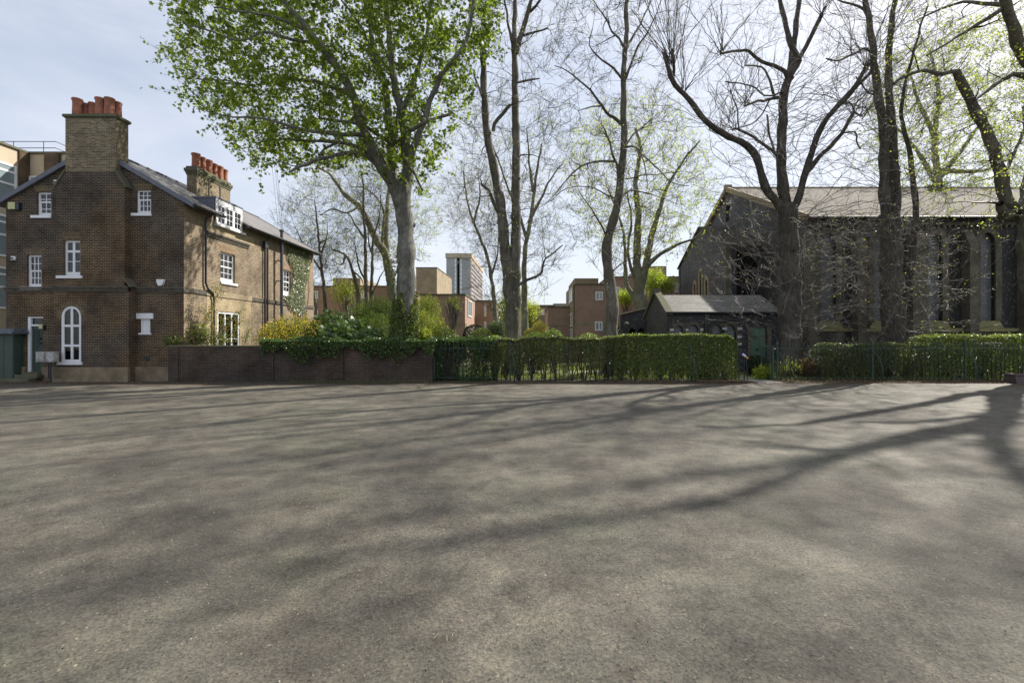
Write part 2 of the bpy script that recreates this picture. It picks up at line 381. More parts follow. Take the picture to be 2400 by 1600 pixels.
def strips_mesh(strips):       # list of (pts (k,3), rad (k,)), nsides
    vs = []; fs = []; off = 0
    for pts, rad, n in strips:
        k = len(pts); d = np.gradient(pts, axis=0); d /= (np.linalg.norm(d, axis=1)[:, None]+1e-9)
        m = d.mean(0); ref = np.array([0, 0, 1.]) if abs(m[2]) < .8 else np.array([1., 0, 0])
        u = np.cross(d, ref); u /= (np.linalg.norm(u, axis=1)[:, None]+1e-9); w = np.cross(d, u)
        t = np.arange(n)*2*math.pi/n
        ring = pts[:, None, :]+rad[:, None, None]*(np.cos(t)[None, :, None]*u[:, None, :]+np.sin(t)[None, :, None]*w[:, None, :])
        vs.append(ring.reshape(-1, 3))
        i = np.arange(k-1)[:, None]*n; j = np.arange(n)[None, :]; j2 = (j+1) % n
        q = np.stack([i+j, i+j2, i+j2+n, i+j+n], -1).reshape(-1, 4)+off
        fs.append(q); off += k*n
    V = np.concatenate(vs); Q = np.concatenate(fs).astype(np.int32); nf = len(Q)
    me = bpy.data.meshes.new('m'); me.vertices.add(len(V)); me.vertices.foreach_set('co', V.astype(np.float32).ravel())
    me.loops.add(nf*4); me.loops.foreach_set('vertex_index', Q.ravel())
    me.polygons.add(nf); me.polygons.foreach_set('loop_start', np.arange(nf, dtype=np.int32)*4)
    me.polygons.foreach_set('use_smooth', np.ones(nf, dtype=bool))
    me.update(calc_edges=True); me.validate(); return me

def smooth_line(pts, step=.35, wob=0.0):
    P = np.array(pts, float)
    if len(P) > 2:                                     # Catmull-Rom
        out = []; Q = np.vstack([2*P[0]-P[1], P, 2*P[-1]-P[-2]])
        for i in range(1, len(Q)-2):
            seg = np.linalg.norm(Q[i+1][:3]-Q[i][:3]); m = max(2, int(seg/step))
            t = np.linspace(0, 1, m, endpoint=False)[:, None]
            p0, p1, p2, p3 = Q[i-1], Q[i], Q[i+1], Q[i+2]
            out.append(.5*((2*p1)+(-p0+p2)*t+(2*p0-5*p1+4*p2-p3)*t*t+(-p0+3*p1-3*p2+p3)*t**3))
        P = np.vstack(out+[P[-1:]])
    else:
        m = max(3, int(np.linalg.norm(P[1][:3]-P[0][:3])/step)); P = P[0]+(P[1]-P[0])*np.linspace(0, 1, m)[:, None]
    if wob:
        nz = rng.normal(size=(len(P), 3))*wob; nz[0] = 0
        P[:, :3] += (nz+np.roll(nz, 1, 0))*.5
    P[:, 3] = np.maximum(P[:, 3], .012)
    return P

def limb(Y, pts, r0, r1, dy=0, wpx=True):
    """pts (px,py); radii metres; dy = how far the limb's end leans away (+) or to the viewer (-)"""
    k = len(pts); out = []
    for i, p in enumerate(pts):
        t = i/(k-1); y = Y+dy*t
        x, yy, z = A(p[0], p[1], y); out.append((x, yy, z, r0+(r1-r0)*t**.85))
    return out

def inpoly(x, z, poly):
    c = np.zeros(len(x), bool); j = len(poly)-1
    for i in range(len(poly)):
        xi, zi = poly[i]; xj, zj = poly[j]
        with np.errstate(divide='ignore', invalid='ignore'):
            c ^= ((zi > z) != (zj > z)) & (x < (xj-xi)*(z-zi)/(zj-zi+1e-12)+xi)
        j = i
    return c

def tree(name, label, base, limbs, crown=None, bark_='bark_mid', twigm='twig', leafm=None, leafT=T_QUAD, leaf=.06, nleaf=0, leafprob=1.0,
         nt=500, tw=5, twl=.8, twr=.007, depth=4.0, Y=24, trunk_n=12, group=None, wob=.03, thick=1.0, shift=0.0, upb=.25, shoots=(), flare=True, spread=.3, cat='tree', leafup=.6, down=0, subk=3, knots=0):
    root = thing(name, label, cat, base, group)
    strips = []; NP = []; NR = []
    for li, lm in enumerate(limbs):
        P = smooth_line(lm, .3, wob)
        if li == 0 and flare:
            z = P[:, 2]; P[:, 3] *= 1+.55*np.exp(-np.maximum(z, 0)/.5)
        n = trunk_n if lm[0][3] > .12 else 7
        if lm[0][3] > .12:
            P[:, 3] *= 1+.07*np.sin(np.arange(len(P))*1.3+li)+rng.normal(size=len(P))*.03
        strips.append((P[:, :3], P[:, 3], n)); NP.append(P[:, :3]); NR.append(P[:, 3])
    kn = []
    for q in range(knots):
        li = rnd.randrange(len(NP)); i = rnd.randrange(1, len(NP[li])-1); r = NR[li][i]
        d = rng.normal(size=3); d[2] *= .4; d /= np.linalg.norm(d); c = NP[li][i]
        kn.append((np.array([c+d*r*.3, c+d*r*.95, c+d*(r*1.25), c+d*(r*1.3)]), np.array([r*.45, r*.42, r*.28, .01]), 7))
    link('trunk', strips_mesh(strips+kn), bark_, root)
    tws = []; ends = []
    if crown is not None and nt:
        poly = [((px-CX)/F*Y, EYE-(py-CY)/F*Y) for px, py in crown]
        xs = [p[0] for p in poly]; zs = [p[1] for p in poly]; cx = sum(xs)/len(xs); cz = (min(zs)+max(zs))/2
        hx = (max(xs)-min(xs))/2; hz = (max(zs)-min(zs))/2
        T = []
        while len(T) < nt:
            x = rng.uniform(min(xs), max(xs), 400); z = rng.uniform(min(zs), max(zs), 400); ok = inpoly(x, z, poly)
            q = np.clip(1-.75*((x-cx)/hx)**2-.5*((z-cz)/hz)**2, .08, 1)**.5
            y = Y+shift+rng.uniform(-1, 1, 400)*depth*q
            sc = y/Y                                    # keep the measured outline for nearer and farther targets
            pts = np.stack([x*sc, y, EYE+(z-EYE)*sc], 1)[ok]; T += list(pts)
        T = np.array(T[:nt])
        P = np.concatenate(NP); Rr = np.concatenate(NR)
        st = max(1, len(P)//1500)
        d0 = np.array([np.min(np.linalg.norm(P[::st]-t, axis=1)) for t in T]); order = np.argsort(d0)
        cap = nt*14+len(P); BP = np.zeros((cap, 3)); BR = np.zeros(cap); m = len(P); BP[:m] = P; BR[:m] = Rr
        BP[:m, 2] -= 0
        for ti in order:
            t = T[ti]; dv = t-BP[:m]; dist = np.linalg.norm(dv, axis=1)
            cost = dist+np.maximum(0, -dv[:, 2])*.6            # prefer to attach from below
            j = int(np.argmin(cost)); s0 = BP[j]; r0 = BR[j]; Ln = dist[j]
            if Ln < .15: ends.append(t); continue
            jn = min(j+1, m-1); pd = BP[jn]-BP[j]; pl = np.linalg.norm(pd)
            pd = pd/pl if 0 < pl < 1.2 else np.array([0, 0, 1.])
            mid = s0+(t-s0)*.45+pd*Ln*upb+rng.normal(size=3)*Ln*.1+np.array([0, 0, -Ln*.06])
            k = max(4, min(12, int(Ln/.3))); tt = np.linspace(0, 1, k)[:, None]
            pts = (1-tt)**2*s0+2*(1-tt)*tt*mid+tt**2*t
            nz = rng.normal(size=(k, 3))*.03*min(1, Ln/2); nz[0] = 0; pts = pts+nz
            ra = min(r0*.75, thick*(.014+.018*Ln)); rr = np.linspace(ra, max(twr*1.1, ra*.3), k)
            tws.append((pts, rr, 4 if ra > .02 else 3))
            BP[m:m+k-1] = pts[1:]; BR[m:m+k-1] = rr[1:]; m += k-1
            ends.append((t, pts[-1]-pts[-2]))
            for _ in range(max(0, int(Ln*subk)-1)):             # side twigs
                i = rnd.randrange(1, k); dd = rng.normal(size=3); ends.append((pts[i], dd*.5+(pts[-1]-pts[0])/Ln*.6))
    for e in shoots: ends.append(e)
    LP = []
    for e in ends:
        if isinstance(e, tuple): p, d = e[0], e[1]; cnt = e[2] if len(e) > 2 else tw; ln = e[3] if len(e) > 3 else twl
        else: p, d = e, rng.normal(size=3); cnt = tw; ln = twl
        p = np.asarray(p, float); d = np.asarray(d, float); d = d/(np.linalg.norm(d)+1e-9)
        for _ in range(cnt):
            v = d*.8+rng.normal(size=3)*spread*1.6; v[2] += .3; v /= np.linalg.norm(v)
            l = ln*rng.uniform(.5, 1.3); k = 4
            tt = np.linspace(0, 1, k)[:, None]; bend = rng.normal(size=3)*.22*l; bend[2] += .1*l
            pts = p+v*l*tt+bend*tt*tt
            tws.append((pts, np.linspace(twr, twr*.55, k), 3))
            if l > .5:
                for q in range(2):
                    b0 = pts[1+q]; vv = v*.7+rng.normal(size=3)*.5; vv /= np.linalg.norm(vv)
                    p2 = b0+vv*l*.45*np.linspace(0, 1, 3)[:, None]; tws.append((p2, np.array([twr*.8, twr*.65, twr*.5]), 3))
                    if nleaf and rng.random() < leafprob: LP.append(p2[-1][None])
            if nleaf and rng.random() < leafprob:
                a = rng.uniform(.25, 1.1, nleaf)[:, None]; LP.append(p+v*l*a+bend*a*a+rng.normal(size=(nleaf, 3))*.10*(1 if nleaf > 3 else .4))
    if tws: link('twigs', strips_mesh(tws), twigm, root)
    if LP and leafm:
        C = np.concatenate(LP); leaves('crown', C, leaf, leafm, root, leafT, up=leafup, down=down)
        root['leafcount'] = len(C)
        del root['leafcount']
    return root

# ------------------------------------------------------------------ camera, light, world
cam_d = bpy.data.cameras.new('camera'); cam = bpy.data.objects.new('camera', cam_d); COL.objects.link(cam); scene.camera = cam
cam.location = (0, 0, EYE); cam.rotation_euler = (R(90), 0, 0)
cam_d.sensor_width = 36; cam_d.lens = 36*F/2400; cam_d.shift_x = -(CX-1200)/2400; cam_d.shift_y = (CY-800)/2400
cam_d.clip_end = 3000; cam_d.clip_start = .1
SUN_AZ, SUN_EL = R(52), R(41)            # azimuth from +Y toward +X
sd = bpy.data.lights.new('sun', 'SUN'); so = bpy.data.objects.new('sun', sd); COL.objects.link(so)
sv = Vector((math.sin(SUN_AZ)*math.cos(SUN_EL), math.cos(SUN_AZ)*math.cos(SUN_EL), math.sin(SUN_EL)))
so.rotation_euler = sv.to_track_quat('Z', 'Y').to_euler(); so.location = (30, 30, 60)
sd.energy = 5.0; sd.angle = R(.8); sd.color = (1, .94, .85)
w = bpy.data.worlds.new('World'); scene.world = w; w.use_nodes = True; nt = w.node_tree; nt.nodes.clear()
wo = N(nt, 'ShaderNodeOutputWorld'); bg = N(nt, 'ShaderNodeBackground'); bg.inputs[1].default_value = .08
sk = N(nt, 'ShaderNodeTexSky', sky_type='NISHITA', sun_disc=False); sk.sun_elevation = SUN_EL; sk.sun_rotation = SUN_AZ
sk.air_density = 1.1; sk.dust_density = 1.6; sk.ozone_density = 1.5
tc = N(nt, 'ShaderNodeTexCoord'); mp = N(nt, 'ShaderNodeMapping'); mp.inputs['Scale'].default_value = (1.2, 1.2, 3.2); mp.inputs['Rotation'].default_value = (0, .25, .3)
L(nt, tc.outputs['Generated'], mp.inputs[0])
cn = noise(nt, mp.outputs[0], 1.7, 8, .58); cn.inputs['Distortion'].default_value = .6
cr = ramp(nt, cn.outputs[0], [(.34, (.45, .45, .45)), (.68, (.85, .85, .85))])
skb = mix(nt, cr.outputs[0], sk.outputs[0], (6.7, 7.0, 7.8))
L(nt, skb, bg.inputs[0]); L(nt, bg.outputs[0], wo.inputs[0])
scene.view_settings.view_transform = 'Standard'; scene.view_settings.look = 'None'
scene.view_settings.exposure = 0.82; scene.view_settings.gamma = 1
# ------------------------------------------------------------------ ground
def sheet(name, pts, z, mat):
    mb = MB(); mb.add([(x, y, z) for x, y in pts], [tuple(range(len(pts)))]); return tag(mb.build(name, mat), kind='structure')
sheet('ground', [(-900, -60), (900, -60), (900, 1500), (-900, 1500)], -.012, 'grass')
def asphalt_sheet():
    xs = np.linspace(-60, 60, 161); ys = np.concatenate([np.linspace(-20, 0, 10), np.linspace(.6, 20.9, 80)])
    V = []; Fc = []
    for j, y in enumerate(ys):
        for x in xs:
            edge = .10*math.sin(x*.9)+.07*math.sin(x*2.3+1)
            yy = y+(edge if j == len(ys)-1 else 0)
            V.append((x, yy, .012*math.sin(x*.5+y*.31)*math.sin(y*.43)*min(1, (20.9-y)/3)))
    n = len(xs)
    for j in range(len(ys)-1):
        for i in range(n-1): Fc.append((j*n+i, j*n+i+1, (j+1)*n+i+1, (j+1)*n+i))
    mb = MB(); mb.add(V, Fc); o = mb.build('asphalt_yard', 'asphalt', smooth=True); return tag(o, kind='structure')
asphalt_sheet()
sheet('verge', [(-60, 20.2), (60, 20.2), (60, 23.6), (-60, 23.6)], -.006, 'soil')
# path behind the gate and a pale path across the garden
sheet('gate_path', [(10.2, 20.9), (11.35, 20.9), (11.6, 27), (10.0, 27)], .004, 'path')
sheet('garden_path', [(-4, 27.2), (9.9, 27.2), (9.9, 28.6), (-4, 28.6)], -.002, 'path')
sheet('moss_strip', [(-11, 21.2), (-5, 21.15), (-5, 21.32), (-11, 21.42)], .004, 'moss')

# litter
def litter(name, n, xr, yr, size, mat, z=.012, clump=0, up=3):
    x = rng.uniform(*xr, n); y = rng.uniform(*yr, n)
    if clump:
        k = rng.integers(0, clump, n); cxs = rng.uniform(*xr, clump); cys = rng.uniform(*yr, clump)
        x = cxs[k]+rng.normal(size=n)*.5; y = np.clip(cys[k]+rng.normal(size=n)*.16, *yr)
    C = np.stack([x, y, np.full(n, z)+rng.uniform(0, .02, n)], 1)
    V = leaf_verts(C, size, T_QUAD, up=up)
    return V
Vs = np.concatenate([litter('a', 5200, (11.4, 24), (21.0, 23.0), .055, 'x', .02),
                     litter('b', 1500, (3, 10), (21.2, 22.1), .05, 'x', .02, 12),
                     litter('b2', 1300, (7.6, 10), (21.1, 21.9), .06, 'x', .03),
                     litter('c', 900, (-25, -17), (20.7, 21.4), .05, 'x'),
                     litter('d', 1400, (-17, 25), (20.5, 21.5), .045, 'x')])
tag(link('leaf_litter', np_poly(Vs, 4), 'leaf_dead'), 'brown dead leaves scattered along the verge below the railings', 'leaf litter', kind='stuff')
n = 8000; y = 2.4+18*rng.random(n)**1.8; x = rng.uniform(-1.15, 1.1, n)*y
C = np.stack([x, y, np.full(n, .02)], 1)
T_STICK = np.array([(.035, -.6, 0), (.05, .6, .03), (-.03, .62, .03), (-.04, -.6, 0)])
Vd = np.concatenate([leaf_verts(C[:700], .03, T_STICK, up=9, jit=.7), leaf_verts(C[700:], .011, T_QUAD, up=2, jit=.7)])
tag(link('yard_debris', np_poly(Vd, 4), 'debris'), 'pale bits of twig and bud scale scattered over the asphalt', 'debris', kind='stuff')
# clumps of low weeds at the wall foot
Cw = np.stack([rng.uniform(-11, -4.6, 1500), 21.25+np.abs(rng.normal(size=1500))*.12, rng.uniform(.0, .08, 1500)], 1)
Cg = np.stack([rng.uniform(11.3, 24, 1200), rng.uniform(21.5, 22.4, 1200), rng.uniform(0, .1, 1200)], 1)
V = leaf_verts(np.concatenate([Cw, Cg]), .045, T_LONG, up=.2)
tag(link('low_weeds', np_poly(V, 4), 'leaf_green'), 'low green weeds growing at the foot of the wall and railings', 'weeds', kind='stuff')
# rough garden grass
n = 26000; x = rng.uniform(-4, 24, n); y = 22.6+rng.random(n)**1.3*12
C = np.stack([x, y, np.full(n, .03)], 1)
T_BLADE = np.array([(.1, 0, 0), (.06, .8, .1), (-.0, 1.5, .3), (-.08, .6, 0)])
V = leaf_verts(C, .09, T_BLADE, up=0, down=-1.5)
tag(link('garden_grass', np_poly(V, 4), 'leaf_lime'), 'short sunlit grass in the garden behind the hedge', 'grass', kind='stuff')
# ------------------------------------------------------------------ brick house
HY = 22.0
def h(px, py, Y=HY): return (X_(px, Y), Z_(py, Y))
house = thing('brick_house', 'brown brick gabled house with tall chimneys and a green front door', 'house', (-20.45, 22, 0))
FR = ((0, HY, 0), (1, 0, 0), (0, 0, 1), (0, -1, 0))           # front: a=x, b=z, c=toward viewer
SX = -16.28
SD = ((SX, 0, 0), (0, 1, 0), (0, 0, 1), (1, 0, 0))            # side: a=y, b=z, c=toward +x
YF = 35.1; RX = -20.45; RZ = 11.0; SL = .58
def rz(x): return RZ-SL*abs(x-RX)
def rect(px0, py0, px1, py1, Y=HY):
    x0, z1 = h(px0, py0, Y); x1, z0 = h(px1, py1, Y); return (x0, z0, x1, z1)
def loop(r): return [(r[0], r[1]), (r[2], r[1]), (r[2], r[3]), (r[0], r[3])]
W1 = rect(86, 450, 120, 505); W2 = rect(319, 445, 354, 500); W3 = rect(149, 563, 188, 646, 21.68)
W4 = rect(63, 597, 97, 672); DR = rect(64, 742, 101, 872); WB = rect(331, 747, 352, 780)
def arch_loop(r, n=10):
    x0, z0, x1, z1 = r; rad = (x1-x0)/2; zc = z1-rad
    return [(x0, z0), (x1, z0)]+[((x0+x1)/2+rad*math.cos(math.pi*i/n), zc+rad*math.sin(math.pi*i/n)) for i in range(n+1)]
W5 = rect(143, 717, 190, 848, 21.6)
mb = MB()
xl = -24.62
mb.wall(FR, [(xl, 0), (SX, 0), (SX, rz(SX)-.1), (RX, RZ-.1), (xl, rz(xl)-.1)], [loop(W1), loop(W2), loop(W3), loop(W4), loop(DR), loop(WB), loop(W5)], .22, edge=False)
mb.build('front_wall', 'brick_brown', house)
# sunlit side wall
S1 = (24.6, 4.98, 25.8, 6.55); S2 = (30.66, 4.9, 31.8, 6.5); SG = (24.35, .2, 26.2, 3.4); DO = (24.13, 7.9, 26.26)
mb = MB()
mb.wall(SD, [(HY, 0), (YF, 0), (YF, rz(SX)-.1), (DO[2], rz(SX)-.1), (DO[2], DO[1]), (DO[0], DO[1]), (DO[0], rz(SX)-.1), (HY, rz(SX)-.1)], [loop(S1), loop(S2), loop(SG)], .2, edge=False)
# rear and far side walls close the house
mb.add([(xl, HY, 0), (xl, YF, 0), (xl, YF, rz(xl)-.1), (xl, HY, rz(xl)-.1)], [(0, 1, 2, 3)])
mb.add([(xl, YF, 0), (SX, YF, 0), (SX, YF, rz(SX)-.1), (RX, YF, RZ-.1), (xl, YF, rz(xl)-.1)], [(0, 1, 2, 3, 4)])
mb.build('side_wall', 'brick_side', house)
mb = MB(); mb.add([(SX+.006, a, b) for a, b in [(23.55, 0), (24.35, 0), (24.35, 3.4), (26.2, 3.4), (26.2, 0), (27.25, 0), (27.25, 4.12), (23.55, 4.12)]], [(0, 1, 2, 7), (2, 3, 6, 7), (3, 4, 5, 6)])
mb.build('cleaned_wall_panel', 'brick_pale', house)
mb = MB(); mb.box(xl+.3, SX-.3, HY+.5, YF-.3, 4.1, 4.25); mb.box(xl+.3, SX-.3, HY+.5, YF-.3, 7.3, 7.4); mb.box(xl+.3, SX-.3, HY+.5, YF-.3, .15, .2)
mb.box(-19.1, -18.95, HY+.4, YF-.3, .2, 8.5)
mb.box(xl+.2, SX-.2, HY+3, HY+3.1, .3, 8.3)
mb.build('interior_floor', 'dark', house)
# chimney breast, lower and upper, with stack
def poly_block(name, poly, y0, y1, holes, mat, parent=house):
    m = MB(); fr = ((0, y0, 0), (1, 0, 0), (0, 0, 1), (0, -1, 0)); m.wall(fr, poly, holes, y1-y0)
    return m.build(name, mat, parent)
poly_block('lower_breast', [(-21.95, 0), (-18.52, 0), (-18.52, 4.36), (-21.95, 4.36)], 21.6, 22.0, [arch_loop(W5)], 'brick_brown')
poly_block('upper_breast', [(-21.95, 4.36), (-18.78, 4.36), (-18.78, 9.03), (-19.2, 9.7), (-21.52, 9.7), (-21.95, 9.05)], 21.68, 22.0, [loop(W3)], 'brick_brown')
ch1 = MB(); ch1.box(-21.52, -19.2, 21.681, 22.37, 9.5, 12.2); ch1 = ch1.build('chimney', 'brick_stack', house)
def chimney_cap(parent, x0, x1, y0, y1, z, steps, mat='stone_dark'):
    m = MB()
    for o, a, b in steps: m.box(x0-o, x1+o, y0-o, y1+o, z+a, z+b)
    m.build('chimney_cap', mat, parent, bevel=.02)
chimney_cap(ch1, -21.52, -19.2, 21.681, 22.37, 12.2, [(.04, -.04, .0), (.085, .0, .13), (-.08, .13, .19)])
def pot(parent, x, y, z, hh, r, tilt=0):
    m = MB(); m.lathe((0, 0, 0), [(r*1.0, 0), (r*1.04, hh*.1), (r*.97, hh*.5), (r*.95, hh*.82), (r*1.12, hh*.9), (r*1.14, hh*.95), (r*1.07, hh), (r*.85, hh), (r*.8, hh*.5), (r*.8, 0)], 20)
    me = bpy.data.meshes.new('chimney_pot'); me.from_pydata([(p[0]+x+p[2]*tilt, p[1]+y, p[2]+z) for p in m.v], [], m.f); me.update()
    o = link('chimney_pot', me, 'pot', parent, (x, y, z), True); return o
for i, (x, xb_) in enumerate(((-21.13, -21.07), (-20.07, -20.75), (-19.65, -19.56))):
    pot(ch1, x, 21.86, 12.37, .74+(.02, .05, .05)[i], .19, (-.01, .0, .02)[i])
    pot(ch1, xb_, 22.2, 12.37, .74+(-.04, .0, .03)[i], .16, (.01, .02, -.01)[i])
# shoulders' weathering stones
m = MB()
def strip(mbx, x0, z0, x1, z1, y0, y1, t=.07):
    d = Vector((x1-x0, 0, z1-z0)).normalized(); nn = Vector((-d.z, 0, d.x)); nn = nn if nn.z > 0 else -nn
    vs = []
    for y in (y0, y1):
        for (px, pz, s) in ((x0, z0, 0), (x1, z1, 0), (x1, z1, 1), (x0, z0, 1)): vs.append((px+nn.x*t*s, y, pz+nn.z*t*s))
    mbx.add(vs, [(0, 1, 2, 3), (7, 6, 5, 4), (0, 4, 5, 1), (1, 5, 6, 2), (2, 6, 7, 3), (3, 7, 4, 0)])
strip(m, -18.72, 8.95, -19.22, 9.73, 21.64, 22.0); m.build('shoulder_stone', 'stone_dark', house)
m = MB(); strip(m, -22.0, 8.98, -21.5, 9.73, 21.64, 22.0); m.build('shoulder_stone', 'stone_dark', house)
m = MB(); strip(m, -18.46, 4.34, -18.8, 4.78, 21.57, 22.0, .06); m.build('shoulder_stone', 'stone_dark', house)
# string course
m = MB()
for (x0, x1, yf) in ((xl, -21.953, 22), (-21.95, -18.52, 21.6), (-18.517, SX+.06, 22)):
    m.box(x0, x1, yf-.06, yf+.1, 4.16, 4.38); m.box(x0, x1-.001, yf-.10, yf-.055, 4.3, 4.4)
m.box(SX-.1, SX+.055, 22.1, 23.5, 4.16, 4.38)
m.box(SX-.1, SX+.06, 27.3, YF, 4.16, 4.36)
m.build('string_course', 'stone_band', house)
m = MB(); m.box(SX-.1, SX+.05, 23.5, 27.3, 4.14, 4.42); m.build('pale_band', 'stone_yellow', house)
# plinth and steps
m = MB()
for (x0, x1, yf) in ((xl-.02, DR[0]-.05, 22), (DR[2]+.0, -21.96, 22), (-21.96, -18.5, 21.6), (-18.5, SX-.55, 22)):
    m.box(x0, x1, yf-.09, yf+.05, -.1, .66)
m.build('plinth', 'render', house, bevel=.015)
m = MB(); m.box(-24.3, -22.9, 21.35, 21.98, -.1, .16); m.box(-23.9, -22.75, 21.6, 22.0, .16, .32); m.box(DR[0], DR[2], 21.75, 22.2, .3, DR[1]+.02)
m.build('doorstep', 'stone_dark', house, bevel=.015)

# windows
def window(parent, fr, r, cols, rows, recess=.12, fw=.07, meet=None, sill=None, curtain='both', arch=False, heavy=0, transoms=(), mull=(), label=None, bottom=.0):
    """sash window: frame, glazing bars; children: pane, sill, curtain"""
    x0, z0, x1, z1 = r; c = -recess; m = MB(); t = .012
    if arch:
        outer = arch_loop(r, 12); inner = arch_loop((x0+fw, z0+fw+bottom, x1-fw, z1-fw), 12)
        m.wall(((fr[0][0]+fr[3][0]*(c+.04), fr[0][1]+fr[3][1]*(c+.04), 0), fr[1], fr[2], fr[3]), outer, [inner], .08)
    else:
        m.obox(fr, x0, x0+fw, z0, z1, c-.06, c+.03); m.obox(fr, x1-fw, x1, z0, z1, c-.06, c+.03)
        m.obox(fr, x0+fw, x1-fw, z1-fw, z1, c-.06, c+.03); m.obox(fr, x0+fw, x1-fw, z0, z0+fw*1.1+bottom, c-.06, c+.03)
    a0, a1, b0, b1 = x0+fw, x1-fw, z0+fw*1.1+bottom, z1-fw
    br = .016
    for i in range(1, cols):
        x = a0+(a1-a0)*i/cols; top = b1
        m.obox(fr, x-br, x+br, b0, top, c-.02, c+.012)
    if rows:
        lst = rows if hasattr(rows, '__len__') else [i/rows for i in range(1, rows)]
        for q in lst:
            z = b0+(b1-b0)*q; m.obox(fr, a0, a1, z-br, z+br, c-.022, c+.010)
    if meet is not None:
        z = b0+(b1-b0)*meet; m.obox(fr, a0, a1, z-.035, z+.035, c-.03, c+.022)
        m.obox(fr, a0, a0+.035, b0, z, c-.03, c+.018); m.obox(fr, a1-.035, a1, b0, z, c-.03, c+.018); m.obox(fr, a0, a1, b0, b0+.05, c-.03, c+.017)
    for q in transoms: z = b0+(b1-b0)*q; m.obox(fr, a0, a1, z-.05, z+.05, c-.04, c+.028)
    for q in mull: x = a0+(a1-a0)*q; m.obox(fr, x-.05, x+.05, b0, b1, c-.04, c+.027)
    wo_ = m.build('window', 'white', parent)
    if label: wo_['label'] = label
    g = MB(); g.obox(fr, a0-.01, a1+.01, b0-.01, (b1+.01 if not arch else b1-(a1-a0)*.16), c-.012, c-.008); g.build('pane', 'glass', wo_)
    if sill: 
        s = MB(); s.obox(fr, x0-sill[0], x1+sill[1], z0-.13, z0, -recess, .07); s.build('window_sill', 'white', wo_, bevel=.008)
    if curtain:
        s = MB(); w = (x1-x0)
        spans = {'both': [(x0+.05, x0+w*.36), (x1-w*.36, x1-.05)], 'left': [(x0+.05, x0+w*.45)], 'right': [(x0+w*.4, x1-.05)], 'full': [(x0+.05, x1-.05)]}[curtain]
        for (u0, u1) in spans:
            nseg = 14; prev = None
            for i in range(nseg):
                ua = u0+(u1-u0)*i/nseg; ub = u0+(u1-u0)*(i+1)/nseg
                ca = -recess-.09-.03*math.sin(i*2.1); cb = -recess-.09-.03*math.sin((i+1)*2.1)
                P = lambda a, b, cc: tuple(fr[0][k]+fr[1][k]*a+fr[2][k]*b+fr[3][k]*cc for k in range(3))
                s.add([P(ua, z0+.05, ca), P(ub, z0+.05, cb), P(ub, z1-.03, cb), P(ua, z1-.03, ca)], [(0, 1, 2, 3)])
        s.build('curtain', 'curtain', wo_)
    return wo_
def lintel(fr, r, mat, hgt=.28, sp=.16, c=.006, arch=False, parent=house):
    x0, z0, x1, z1 = r; m = MB()
    P = lambda a, b, cc: tuple(fr[0][k]+fr[1][k]*a+fr[2][k]*b+fr[3][k]*cc for k in range(3))
    if arch:
        rad = (x1-x0)/2; zc = z1-rad; xm = (x0+x1)/2; n = 12
        vs = []
        for i in range(n+1):
            t = math.pi*i/n
            vs += [P(xm+(rad+.0)*math.cos(t), zc+(rad+.0)*math.sin(t), c), P(xm+(rad+.19)*math.cos(t), zc+(rad+.19)*math.sin(t), c)]
        m.add(vs, [(2*i, 2*i+1, 2*i+3, 2*i+2) for i in range(n)])
    else: m.add([P(x0-.02, z1, c), P(x1+.02, z1, c), P(x1+sp, z1+hgt, c), P(x0-sp, z1+hgt, c)], [(0, 1, 2, 3)])
    m.build('brick_lintel', mat, parent)
FU = ((0, 21.68, 0), (1, 0, 0), (0, 0, 1), (0, -1, 0)); FL = ((0, 21.6, 0), (1, 0, 0), (0, 0, 1), (0, -1, 0))
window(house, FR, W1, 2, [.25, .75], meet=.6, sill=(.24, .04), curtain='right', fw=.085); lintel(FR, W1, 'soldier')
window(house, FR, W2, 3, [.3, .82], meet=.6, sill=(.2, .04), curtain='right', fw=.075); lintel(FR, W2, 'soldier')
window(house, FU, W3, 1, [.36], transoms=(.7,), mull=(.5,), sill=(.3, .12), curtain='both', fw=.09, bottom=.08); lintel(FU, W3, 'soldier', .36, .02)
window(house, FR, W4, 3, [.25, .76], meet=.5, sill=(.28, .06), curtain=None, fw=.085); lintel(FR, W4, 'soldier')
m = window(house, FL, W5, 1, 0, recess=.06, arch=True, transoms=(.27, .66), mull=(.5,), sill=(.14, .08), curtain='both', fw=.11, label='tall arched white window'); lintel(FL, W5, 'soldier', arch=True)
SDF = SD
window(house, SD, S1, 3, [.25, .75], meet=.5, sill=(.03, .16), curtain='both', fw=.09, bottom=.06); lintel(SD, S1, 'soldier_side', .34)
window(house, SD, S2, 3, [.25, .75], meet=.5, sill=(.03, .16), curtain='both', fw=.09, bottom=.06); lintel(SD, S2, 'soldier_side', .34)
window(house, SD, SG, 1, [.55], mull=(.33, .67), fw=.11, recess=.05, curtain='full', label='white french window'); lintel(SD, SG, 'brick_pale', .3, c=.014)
# blind white niche
m = MB(); m.obox(FR, WB[0], WB[2], WB[1], WB[3], -.1, -.06); m.obox(FR, WB[0]-.2, WB[2]+.16, WB[3], WB[3]+.26, -.02, .05); m.obox(FR, WB[0]-.1, WB[2]+.06, WB[1]-.08, WB[1], -.05, .05)
m.obox(FR, WB[0], WB[0]+.05, WB[1], WB[3], -.06, .004); m.build('blocked_window', 'white', house, bevel=.004)
